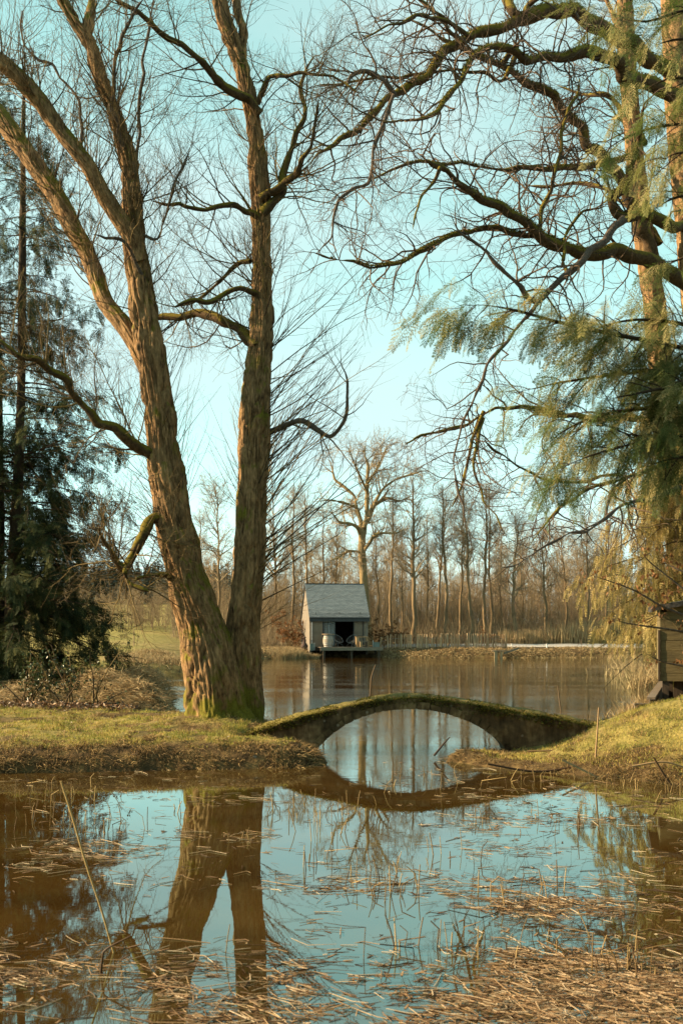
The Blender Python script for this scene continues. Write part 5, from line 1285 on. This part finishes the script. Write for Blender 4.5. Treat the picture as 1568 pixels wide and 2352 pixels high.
# short turf on the left bank and right bank
acc = Acc()
X_, Y_, Z_, s = scatter(130000, (-9, 0.2), (19, 27.5), lambda x, y, s: (s > 0.28 + 0.35 * noise2(x, y, .6, 71)) & (noise2(x, y, .33, 78) > .36) & (noise2(x, y, .8, 57) < .62) & (g.random(len(x)) < np.clip(1.35 - (y - 19) * .11, .3, 1)))
n_ = len(X_); d = np.stack([g.normal(size=n_) * .35, g.normal(size=n_) * .35, np.ones(n_)], -1)
hh = g.uniform(0.02, 0.065, n_) * (0.35 + 1.5 * noise2(X_, Y_, .45, 72) ** 1.5 + 0.9 * (noise2(X_, Y_, .18, 77) > .68))
blades(acc, np.stack([X_, Y_, Z_ - .005], -1), d, hh, 0.0042, var=g.random(n_) * .9 + 0.1 * np.clip(1.2 - s, 0, 1))
tag(acc.build('grass', M['grass']), 'short winter turf on the bank under the twin trunks', 'grass', kind='stuff')
acc = Acc()
X_, Y_, Z_, s = scatter(120000, (1.6, 9.5), (14, 30), lambda x, y, s: (s > 0.15 + 0.4 * noise2(x, y, .6, 73)) & (noise2(x, y, .7, 74) > .36 + .06 * np.clip(x - 5, 0, 4)))
n_ = len(X_); d = np.stack([g.normal(size=n_) * .4 - .1, g.normal(size=n_) * .4 - .1, np.ones(n_)], -1)
blades(acc, np.stack([X_, Y_, Z_ - .005], -1), d, g.uniform(0.02, 0.075, n_), 0.0045, var=g.random(n_) * .75 + .25)
tag(acc.build('grass', M['grass']), 'worn yellowish turf on the rising right bank', 'grass', kind='stuff')
# dead grass hanging over the bank edges
acc = Acc()
X_, Y_, Z_, s = scatter(330000, (-9, 9), (13.5, 26), lambda x, y, s: (s > -0.05) & (s < 0.75 + .5 * noise2(x, y, .5, 75)) & (y < 24.2) & (noise2(x, y, .22, 76) > .43) & ~((np.abs(y - 21.55) < .5) & ((x > -2.0) & (x < -.75) | (x > 3.0) & (x < 5.0))))
n_ = len(X_); hx, hy = shore(X_ + .05, Y_) - s, shore(X_, Y_ + .05) - s
outw = -norm(np.stack([hx, hy, 0 * hx], -1))
d = outw * g.uniform(.1, .9, n_)[:, None] + np.stack([g.normal(size=n_) * .45, g.normal(size=n_) * .3, g.uniform(.25, 1.1, n_)], -1)
bend = outw * .35 + np.stack([g.normal(size=n_) * .25, g.normal(size=n_) * .2, -g.uniform(.3, .9, n_)], -1)
blades(acc, np.stack([X_, Y_, np.maximum(Z_, 0) - .01], -1), d, g.uniform(0.05, 0.2, n_) * (1 - .35 * (s > .5)) * (.35 + 2.0 * noise2(X_, Y_, .3, 79) ** 1.5) * np.where((X_ > 1.5) & (X_ < 4), .6, 1), 0.0045, bend)
tag(acc.build('bank_grass', M['bankstraw']), 'matted dead grass hanging over the near bank edges', 'grass', kind='stuff')
# heap of dead grass on the left bank behind the turf
acc = Acc()
nm = 26000; u = g.normal(size=nm) * .5; v = g.normal(size=nm) * .5
mound = [(-5.1, 30.2, 1.3, .62), (-6.2, 31.8, 1.6, .8), (-4.3, 28.7, .7, .42), (-7.6, 29.8, 1.5, .5), (-5.6, 34.5, 1.4, .85), (-6.6, 39.0, 2.0, .8)]
mi = g.choice(len(mound), nm, p=[.27, .2, .17, .14, .13, .09]); mm = np.array(mound)[mi]
X_ = mm[:, 0] + u * mm[:, 2]; Y_ = mm[:, 1] + v * mm[:, 2] * .8; bump_ = mm[:, 3] * np.exp(-(u ** 2 + v ** 2) * 1.6)
k = (shore(X_, Y_) > -.1) & (Y_ > 27.7); X_, Y_, bump_, mm_ = X_[k], Y_[k], bump_[k], mm[k]; n_ = len(X_)
Z_ = np.maximum(ground_z(X_, Y_), 0) + bump_ * g.random(n_) ** .6
wd_ = noise2(X_, Y_, .45, 81) * 9
d = np.stack([np.cos(wd_) + g.normal(size=n_) * .3, np.sin(wd_) * .5 + g.normal(size=n_) * .3 - .2, g.uniform(-.1, .8, n_)], -1)
blades(acc, np.stack([X_, Y_, Z_], -1), d, g.uniform(.12, .42, n_), 0.006, np.stack([g.normal(size=n_) * .4, g.normal(size=n_) * .3, -g.uniform(.1, .8, n_)], -1))
tag(acc.build('dead_grass', M['straw']), 'heaped pale dead grass beside the left arm of the pond', 'grass', kind='stuff')
# earth body of the heap
acc = Acc()
for (mx0, my0, rad, hh_) in mound:
    th = np.linspace(0, 2 * np.pi, 21)[:-1]; rr_ = np.linspace(0.02, 1, 9)
    P = np.array([[(mx0 + rad * r * math.cos(t), my0 + rad * .8 * r * math.sin(t), 0) for t in th] for r in rr_])
    nz = noise2(P[..., 0], P[..., 1], .4, 83)
    P[..., 2] = np.maximum(ground_z(P[..., 0], P[..., 1]), -.1) + hh_ * .62 * np.exp(-(rr_[:, None] ** 2) * 3.2) * (.7 + .6 * nz) - .06 * rr_[:, None]
    i, j = np.meshgrid(np.arange(8), np.arange(20), indexing='ij'); aa = i * 20 + j; bb = i * 20 + (j + 1) % 20
    acc.add(P.reshape(-1, 3), np.stack([aa, bb, bb + 20, aa + 20], -1).reshape(-1, 4), var=0.0)
tag(acc.build('earth_mound', M['ground']), 'low earth mounds under the heaped dead grass', 'mound', kind='structure')
# leaf litter and ivy at the conifer's foot
acc = Acc()
nm = 5200; X_ = g.uniform(-9.5, -4.6, nm); Y_ = 27.3 + g.normal(size=nm) * .75; k = Y_ > 26.4 + .5 * noise2(X_, Y_, .5, 85); X_, Y_ = X_[k], Y_[k]
Z_ = ground_z(X_, Y_) + .02 + .10 * g.random(len(X_))
leafS = np.array([(0, 0, 0), (.35, .28, .05), (1, 0, 0), (.35, -.28, .08)]); leafT = np.array([(0, 1, 2), (0, 2, 3)])
place_shape(acc, leafS, leafT, np.stack([X_, Y_, Z_], -1), g.normal(size=(len(X_), 3)) * np.array([1, 1, .4]), norm(g.normal(size=(len(X_), 3)) * .6 + np.array([0, -.3, 1])), g.uniform(.04, .10, len(X_)))
tag(acc.build('leaf_litter', M['litter']), 'brown leaf litter under the dark conifer', 'leaves', kind='stuff')
# taller tufts in the turf
acc = Acc(); tx, ty_, tz, ts = scatter(850, (-8.5, 7.5), (18.5, 27), lambda x, y, s: s > .35); nt = len(tx); nb = 26
X_ = np.repeat(tx, nb) + g.normal(size=nt * nb) * .05; Y_ = np.repeat(ty_, nb) + g.normal(size=nt * nb) * .05; hs = np.repeat(g.uniform(.05, .17, nt), nb)
blades(acc, np.stack([X_, Y_, ground_z(X_, Y_) - .01], -1), np.stack([g.normal(size=nt * nb) * .45, g.normal(size=nt * nb) * .45, np.ones(nt * nb)], -1), hs * g.uniform(.5, 1.1, nt * nb), .0045, np.stack([g.normal(size=nt * nb) * .4, g.normal(size=nt * nb) * .4, -.3 * g.random(nt * nb)], -1), var=np.repeat(g.random(nt), nb))
tag(acc.build('grass_tufts', M['bankstraw']), 'longer grass tufts dotted over the near turf', 'grass', kind='stuff')
# scattered leaves on the turf
acc = Acc(); X_, Y_, Z_, s = scatter(1900, (-8, 6.5), (19.5, 27), lambda x, y, s: s > .4); n_ = len(X_)
place_shape(acc, leafS, leafT, np.stack([X_, Y_, Z_ + .03], -1), g.normal(size=(n_, 3)) * np.array([1, 1, .2]), norm(g.normal(size=(n_, 3)) * .4 + np.array([0, 0, 1])), g.uniform(.03, .06, n_))
tag(acc.build('fallen_leaves', M['litter']), 'fallen leaves scattered over the near turf', 'leaves', kind='stuff')

# bare ivy-hung shrubs beneath the conifer
def shrub(name, base, label, h, nst, leaf_mat, nl, seed, lean=(0, 0), cat='shrub', leafsc=(.04, .08), spread=.35):
    gg = np.random.default_rng(seed)
    e = empty(name, base, label, cat)
    b0 = np.array(base); st_ = Acc(); npt = 8
    P = np.empty((nst, npt, 3)); P[:, 0] = b0 + gg.normal(size=(nst, 3)) * np.array([.12, .12, 0]); d = norm(gg.normal(size=(nst, 3)) * spread + np.array([lean[0], lean[1], 1]))
    hl = h * gg.uniform(.6, 1.1, nst)
    for k in range(1, npt): d = norm(d + gg.normal(size=(nst, 3)) * .13); P[:, k] = P[:, k - 1] + d * (hl / (npt - 1))[:, None]
    R = np.linspace(.02, .006, npt)[None] * np.ones((nst, 1)); tubes(st_, P, R, 5)
    A = grow(gg, P, R, nst * 9, (.2, 1), (30, 75), (h * .12, h * .4), .6, .008, 6, .2, (0, 0, .02)); tubes(st_, *A, k=3)
    Bq = grow(gg, *A, nst * 22, (.2, 1), (30, 75), (h * .05, h * .18), .6, .004, 4, .2, (0, 0, .02)); tubes(st_, *Bq, k=3)
    st_.build('stems', M['twig'], e, kind='stuff')
    if nl:
        lf = Acc(); Q = grow(gg, *Bq, nl, (0, 1), (30, 90), (.1, .1), npts=3)
        place_shape(lf, leafS, leafT, Q[0][:, 0], Q[0][:, 1] - Q[0][:, 0] + np.array([0, 0, -.04]), norm(gg.normal(size=(nl, 3)) + np.array([0, -.3, .5])), gg.uniform(*leafsc, nl))
        lf.build('leaves', leaf_mat, e, kind='stuff')
    return e
def gp(cx_, y_): x = (cx_ - CX) * y_ / F; return (x, y_, gz1(x, y_) - .02)
shrub('ivy_shrub', gp(160, 28.0), 'straggly ivy-hung shrub at the foot of the dark conifer', 1.5, 9, M['ivy'], 900, 301)
shrub('ivy_shrub', gp(60, 28.3), 'low ivy shrub against the conifer trunk at the picture edge', 1.2, 8, M['ivy'], 700, 302)
shrub('bare_sapling', gp(225, 28.2), 'bare twisting sapling rising from the leaf litter', 1.9, 4, M['ivy'], 120, 303, (.15, 0), 'sapling')
# brown beech bushes by the cabin
shrub('beech_bush', gp(662, 95.5), 'russet-leaved beech bush left of the cabin', 3.0, 16, M['dead_leaf'], 2600, 311, leafsc=(.09, .17), spread=.5)
shrub('beech_bush', gp(868, 94.5), 'russet-leaved beech bush between cabin and paling fence', 2.3, 12, M['dead_leaf'], 1800, 312, leafsc=(.09, .17), spread=.5)
shrub('beech_bush', gp(920, 97.0), 'low russet bush behind the first fence panel', 1.6, 12, M['dead_leaf'], 1300, 313, leafsc=(.09, .17), spread=.6)
shrub('beech_bush', gp(1120, 98.0), 'low russet bush behind the last fence panel', 1.5, 10, M['dead_leaf'], 800, 314, leafsc=(.09, .16), spread=.6)
# beech sapling leaning in over the shed from the right
e = empty('beech_sapling', (8.6, 21.5, gz1(8.6, 21.5)), 'thin beech sapling with hanging brown leaves before the shed', 'sapling')
bl_ = []
for s_, (pts, d0, d1) in enumerate([
    ([(1905, 1650, 16), (1800, 1520, 13), (1680, 1450, 10), (1560, 1410, 7), (1510, 1388, 5), (1460, 1358, 4), (1400, 1335, 3), (1350, 1320, 2)], 21.5, 20.0),
    ([(1800, 1520, 10), (1640, 1470, 7), (1568, 1452, 6), (1510, 1442, 5), (1440, 1432, 3), (1400, 1420, 2)], 21.2, 19.6),
    ([(1680, 1450, 8), (1600, 1380, 6), (1540, 1330, 4), (1490, 1290, 3), (1470, 1265, 2)], 21.0, 20.6),
    ([(1800, 1560, 9), (1640, 1545, 6), (1568, 1530, 5), (1520, 1520, 3), (1480, 1500, 2)], 21.3, 20.4),
    ([(1700, 1400, 7), (1610, 1330, 5), (1560, 1310, 4), (1520, 1290, 2)], 21.2, 21.6)]):
    PR = trace(pts, d0, d1, 24, .08, 830 + s_); bl_.append(PR); stem_part('limb', PR, M['bare_bark'], e, 6, .06, .05, .002, .1, 840 + s_)
S1, R1 = stack(bl_, 24); gg = np.random.default_rng(44); a = Acc()
A = grow(gg, S1, R1, 60, (.35, 1), (30, 70), (.3, .9), .6, .005, 7, .12, (0, 0, 0)); tubes(a, *A, k=3)
B_ = grow(gg, *A, 200, (.2, 1), (30, 70), (.1, .35), .6, .003, 4, .15, (0, 0, 0)); tubes(a, *B_, k=3); a.build('twigs', M['twig'], e, kind='stuff')
lf = Acc(); Q = grow(gg, *B_, 420, (0, 1), (30, 90), (.1, .1), npts=3)
place_shape(lf, leafS, leafT, Q[0][:, 0], gg.normal(size=(420, 3)) * .5 + np.array([0, 0, -1]), norm(gg.normal(size=(420, 3)) + np.array([0, -.8, 0])), gg.uniform(.05, .10, 420)); lf.build('leaves', M['dead_leaf'], e, kind='stuff')

# far bank: dead grass, tall reeds, tussocks on the meadow
acc = Acc()
nf = 60000; X_ = g.uniform(-10, 36, nf); Y_ = g.uniform(87, 93.4, nf); s = shore(X_, Y_); k = (s > -.15) & (s < 2.6) & ~((X_ > -2.3) & (X_ < 2.8) & (Y_ < 92.5)) & (noise2(X_, Y_, .8, 91) > .36)
X_, Y_, s = X_[k], Y_[k], s[k]; n_ = len(X_)
blades(acc, np.stack([X_, Y_, np.maximum(ground_z(X_, Y_, s), 0) - .02], -1), np.stack([g.normal(size=n_) * .5, g.normal(size=n_) * .4 - .5, g.uniform(.3, 1, n_)], -1), g.uniform(.15, .45, n_), .014, np.stack([g.normal(size=n_) * .3, -g.random(n_) * .5, -g.uniform(.3, .8, n_)], -1))
tag(acc.build('dead_grass', M['straw']), 'matted orange-brown dead grass along the far bank', 'grass', kind='stuff')
acc = Acc()
nr = 12000; X_ = g.uniform(13, 37, nr); Y_ = g.uniform(97.4, 102, nr); hh = (1.2 + 2.8 * noise2(X_, Y_, 3.0, 92)) * np.interp(X_, [13, 17, 22, 30, 37], [.5, .75, 1.0, .9, .9])
blades(acc, np.stack([X_, Y_, ground_z(X_, Y_)], -1), np.stack([g.normal(size=nr) * .09, g.normal(size=nr) * .09, np.ones(nr)], -1), hh * g.uniform(.6, 1.1, nr), .016, np.stack([g.normal(size=nr) * .07, g.normal(size=nr) * .07, 0 * hh], -1))
tag(acc.build('reeds', M['straw']), 'tall tan reeds behind the gravel path', 'reeds', kind='stuff')
acc = Acc()
for cx_, y_, rad, hgt in ((640, 88.5, .7, .9), (672, 89.0, .8, 1.2), (690, 89.3, .4, .7), (345, 72, .9, .5), (375, 70, .5, .4), (320, 66, 1.0, .5), (395, 62, 1.1, .6), (350, 61, 1.2, .5), (425, 61.5, .8, .7), (300, 62, 1.5, .7), (720, 89.5, .3, .5), (1460, 58, 1.2, .9), (1500, 52, 1.4, 1.2), (1485, 45, .8, .9), (1440, 87, 1.5, .6)):
    n_ = 600; X_ = (cx_ - CX) * y_ / F + g.normal(size=n_) * rad * .5; Y_ = y_ + g.normal(size=n_) * rad * .4
    blades(acc, np.stack([X_, Y_, np.maximum(ground_z(X_, Y_), 0) - .02], -1), np.stack([g.normal(size=n_) * .3, g.normal(size=n_) * .3, np.ones(n_)], -1), hgt * g.uniform(.5, 1.1, n_), .010, np.stack([g.normal(size=n_) * .4, g.normal(size=n_) * .3, -.3 * g.random(n_)], -1))
tag(acc.build('tussocks', M['straw']), 'straw-coloured grass tussocks on meadow and pond margin', 'grass', kind='stuff')
acc = Acc()   # reeds by the retaining wall
n_ = 900; X_ = g.uniform(6.0, 9.5, n_); Y_ = 26.2 + (X_ - 6.3) * 3.2 + g.normal(size=n_) * .9; k = (X_ - 6.3) * 3.2 + 25.1 < Y_ + 1.2; X_, Y_ = X_[k], Y_[k]; n_ = len(X_)
blades(acc, np.stack([X_ - .25, Y_, np.maximum(ground_z(X_ - .25, Y_), 0) - .02], -1), np.stack([g.normal(size=n_) * .25, g.normal(size=n_) * .2, np.ones(n_)], -1), g.uniform(.2, .7, n_), .006, np.stack([g.normal(size=n_) * .4, g.normal(size=n_) * .3, -.3 * g.random(n_)], -1))
n_ = 26; X_ = 6.3 + g.random(n_) * .5; Y_ = 26.6 + g.random(n_) * .8
blades(acc, np.stack([X_, Y_, np.full(n_, .05)], -1), np.stack([g.normal(size=n_) * .08, g.normal(size=n_) * .08, np.ones(n_)], -1), g.uniform(.9, 1.6, n_), .007, np.zeros((n_, 3)) + .02)
tag(acc.build('reeds', M['straw']), 'pale reed stems beside the timber retaining wall', 'reeds', kind='stuff')

# floating reed litter on the near pool
def raft(n, regions):
    cx_, cy_, ang, ln = [], [], [], []
    w = np.array([r[4] for r in regions]); pick = g.choice(len(regions), n, p=w / w.sum())
    for k, (x0, x1, y0, y1, _w, a0) in enumerate(regions):
        m_ = (pick == k).sum(); cx_.append(g.uniform(x0, x1, m_)); cy_.append(g.uniform(y0, y1, m_)); ang.append(np.radians(a0) + g.normal(size=m_) * .75)
    cx_, cy_, ang = np.concatenate(cx_), np.concatenate(cy_), np.concatenate(ang)
    cy_ = cy_ + g.normal(size=len(cy_)) * 26; cy_ = np.clip(cy_, 1752, 2440); cx_ = cx_ + g.normal(size=len(cx_)) * 30
    d_ = EYE * F / (cy_ - HZ); return (cx_ - CX) * d_ / F, d_, ang
acc = Acc()
X_, Y_, an = raft(19500, [(-60, 480, 2175, 2300, .10, 4), (330, 720, 2190, 2380, .15, -20), (640, 1640, 2190, 2400, .24, -8), (1150, 1650, 1990, 2240, .19, -14), (700, 1300, 2040, 2230, .06, 6), (600, 1400, 1880, 2060, .05, 4), (60, 660, 1930, 1990, .035, 3), (1060, 1640, 1790, 1900, .05, 5), (880, 1120, 1755, 1800, .008, 3), (-40, 900, 1775, 1860, .03, 2)])
dens = noise2(X_ * .6, Y_, .9, 95) + .55 * (noise2(X_, Y_, .13, 96) - .5) + .25 * (noise2(X_ * .4, Y_, .3, 97) - .5)
k = (g.random(len(X_)) < np.clip((dens - .42) * 3.2, 0.07, 1)) & (shore(X_, Y_) < .02); X_, Y_, an = X_[k], Y_[k], an[k]; n_ = len(X_)
ln = np.minimum(g.gamma(1.7, .075, n_) + .02, .8); wd_ = g.uniform(.0012, .0032, n_)
dx, dy = np.cos(an) * ln * .5, np.sin(an) * ln * .5
zl = .003 + .010 * g.random(n_); tilt = g.normal(size=n_) * .006
kb = np.where(g.random(n_) < .3, .28, .05); P = np.stack([np.stack([X_ - dx, Y_ - dy, zl + tilt], -1), np.stack([X_ + g.normal(size=n_) * kb * .4 * ln, Y_ + g.normal(size=n_) * kb * ln, zl], -1), np.stack([X_ + dx, Y_ + dy, zl - tilt], -1)], 1)
tubes(acc, P, np.stack([wd_, wd_ * 1.1, wd_ * .8], 1), 4)
k = g.random(n_) < .55; nl_ = k.sum()   # flat strips of sodden leaf between the stems
place_shape(acc, np.array([(-.5, -.09, 0), (.5, -.05, 0), (.5, .06, 0), (-.5, .09, 0)]), np.array([(0, 1, 2), (0, 2, 3)]), np.stack([X_[k] + g.normal(size=nl_) * .05, Y_[k] + g.normal(size=nl_) * .05, np.full(nl_, .002) + .002 * g.random(nl_)], -1), np.stack([np.cos(an[k] + g.normal(size=nl_) * .5), np.sin(an[k] + g.normal(size=nl_) * .5), 0 * an[k]], -1), np.tile([0., 0, 1], (nl_, 1)), g.uniform(.03, .13, nl_), var=g.random(nl_) * .6)
tag(acc.build('reed_litter', M['reed']), 'floating mat of broken straw-coloured reed pieces on the pool', 'reed litter', kind='stuff')
# short broken stems standing in the water
acc = Acc()
spots = [(1100, 1890, 14, 5), (1270, 1890, 12, 4), (1330, 1900, 8, 5), (1215, 1880, 14, 4), (750, 1900, 60, 14), (560, 1940, 40, 6), (420, 1880, 30, 6), (180, 1900, 120, 34), (100, 1820, 120, 26), (700, 1990, 60, 8), (860, 2020, 120, 16), (1010, 1980, 90, 10), (900, 2060, 60, 12), (1250, 2060, 160, 12), (1420, 1800, 120, 46), (1200, 1795, 120, 24), (1000, 1800, 120, 14), (1100, 2180, 300, 30), (1450, 2230, 120, 30), (800, 1870, 90, 18), (1540, 1830, 60, 16), (640, 1870, 60, 8)]
PP, RR = [], []
for (cx_, cy_, sp, m_) in spots:
    for _ in range(m_):
        x, y = wpx(cx_ + g.normal() * sp * .6, min(2420, cy_ + g.normal() * 14)); 
        if shore(np.array([x]), np.array([y]))[0] > .05: continue
        h_ = g.uniform(.05, .26); ax, ay = g.normal() * .22, g.normal() * .2; kx = g.normal() * .1 * (g.random() < .4)
        PP.append([(x, y, -.02), (x + ax * h_ * .5, y + ay * h_ * .5, h_ * .55), (x + ax * h_ + kx, y + ay * h_, h_ * (1 if kx == 0 else .8))]); RR.append(g.uniform(.003, .0055))
tubes(acc, np.array(PP), np.array(RR)[:, None] * np.array([1, 1, .85])[None], 4)
tag(acc.build('reed_stubble', M['bankstraw']), 'short broken reed stems standing in the pool', 'reed stubble', kind='stuff')

# single stems and sticks one can point at
def stem(name, pts, d, label, mat='bankstraw', cat='stem', d1=None):
    P, R = trace(pts, d, d if d1 is None else d1, 20, 0.0); a = Acc(); tubes(a, P[None], R[None], 6)
    o = a.build(name, M[mat], origin=tuple(P[0])); return tag(o, label, cat)
stem('reed_stem', [(262, 2190, 5), (232, 2085, 5.5), (200, 1990, 5.5), (168, 1880, 6), (140, 1793, 4.5)], 8.6, 'long bent dry reed stem leaning left over the dark reflection', 'bankstraw')
stem('reed_stem', [(230, 2260, 6), (236, 2200, 6), (245, 2180, 5), (300, 2150, 4)], 8.1, 'kinked pale reed stub at the foot of the long leaning stem', 'reed')
stem('dead_stem', [(848, 1612, 3), (851, 1580, 3.5), (853, 1555, 3.5), (862, 1527, 2)], 24.6, 'thin dead stem rising behind the crown of the bridge', 'twig_red')
stem('dead_stem', [(1290, 1655, 2.5), (1284, 1610, 3), (1280, 1575, 2)], 27.0, 'thin dark stem standing in the pond behind the bridge right end', 'twig_red')
stem('reed_stem', [(1364, 1775, 4), (1370, 1690, 4), (1374, 1625, 3)], 19.4, 'upright reed stem at the foot of the right bank', 'reed')
stem('stick', [(996, 1736, 6), (1012, 1716, 5), (1032, 1693, 3)], 21.2, 'slanting stick at the tip of the right bank', 'twig_red', 'stick')
for k_, (pts, d, lab) in enumerate([
    ([(1210, 1726, 4), (1300, 1722, 5), (1390, 1712, 4)], 20.6, 'long pale reed lying along the top of the right bank'),
    ([(1290, 1745, 5), (1360, 1780, 5), (1420, 1812, 4)], 18.6, 'straw-coloured reed sloping down the right bank to the water'),
    ([(1120, 1755, 5), (1230, 1772, 6), (1330, 1760, 5)], 19.2, 'thick reed lying across the foot of the right bank'),
    ([(1450, 1760, 5), (1520, 1750, 5), (1570, 1762, 4)], 18.0, 'pale reed bridging the dark hollow in the right bank'),
    ([(1500, 1740, 5), (1530, 1790, 5), (1560, 1825, 4)], 17.6, 'reed slanting down at the lower right bank edge')]):
    stem('fallen_reed', pts, d, lab, 'reed', 'reed')
stem('branch', [(1380, 1745, 9), (1420, 1720, 8), (1455, 1690, 6), (1480, 1660, 4)], 19.8, 'short bare branch lying on the right bank slope', 'twig_red', 'branch', 21.0)
stem('branch', [(1545, 1705, 12), (1580, 1690, 14), (1640, 1672, 12)], 20.4, 'mossy branch lying at the right picture edge on the bank', 'twig_red', 'branch', 21.0)
stem('branch', [(1490, 1640, 7), (1530, 1618, 7), (1590, 1606, 6)], 23.5, 'bleached branch on the slope below the shed', 'twig', 'branch', 24.5)
# stones
def stone(p, r, label, seed):
    a = Acc(); th = np.linspace(0, 2 * np.pi, 13)[:-1]; ph = np.linspace(-1.3, 1.3, 7)
    V = np.array([[(math.cos(q) * math.cos(t), math.cos(q) * math.sin(t), math.sin(q)) for t in th] for q in ph])
    V = V * np.array(r) * (0.75 + .5 * fbm(V * 1.6 + seed, seed)[..., None]) + np.array(p)
    i, j = np.meshgrid(np.arange(6), np.arange(12), indexing='ij'); aa = i * 12 + j; bb = i * 12 + (j + 1) % 12
    a.add(V.reshape(-1, 3), np.stack([aa, bb, bb + 12, aa + 12], -1).reshape(-1, 4), [(k, (k + 1) % 12, 72 + 0) for k in range(0)] ); 
    a.add(np.vstack([V[-1], V[-1].mean(0, keepdims=True)]), None, [(k, (k + 1) % 12, 12) for k in range(12)])
    tag(a.build('stone', M['stone'], origin=tuple(p)), label, 'stone', 'stones at the water edge')
M['stone'] = simple('pale_stone', [(0.3, (0.16, 0.125, 0.085)), (0.7, (0.36, 0.30, 0.22))], 9, 5, bump=0.5)
def wl(cx_, cy_, z=.05): x, y = wpx(cx_, cy_); return (x, y, z)
stone(wl(583, 1762, .10), (.09, .09, .11), 'upright stone at the edge of the left bank below the bridge', 1)
stone(wl(1135, 1752, .03), (.10, .07, .06), 'small dark stone at the tip of the right bank', 2)
stone((6.05, 26.3, .10), (.16, .16, .13), 'pale stone in front of the timber retaining wall', 3)
stone((6.0, 27.2, .12), (.18, .2, .17), 'larger pale stone at the pond margin behind the retaining wall end', 4)
if False: print('TRIS', sum(len(o.data.loops) - 2 * len(o.data.polygons) for o in {o.data.name: o for o in bpy.data.objects if o.type == 'MESH'}.values()))
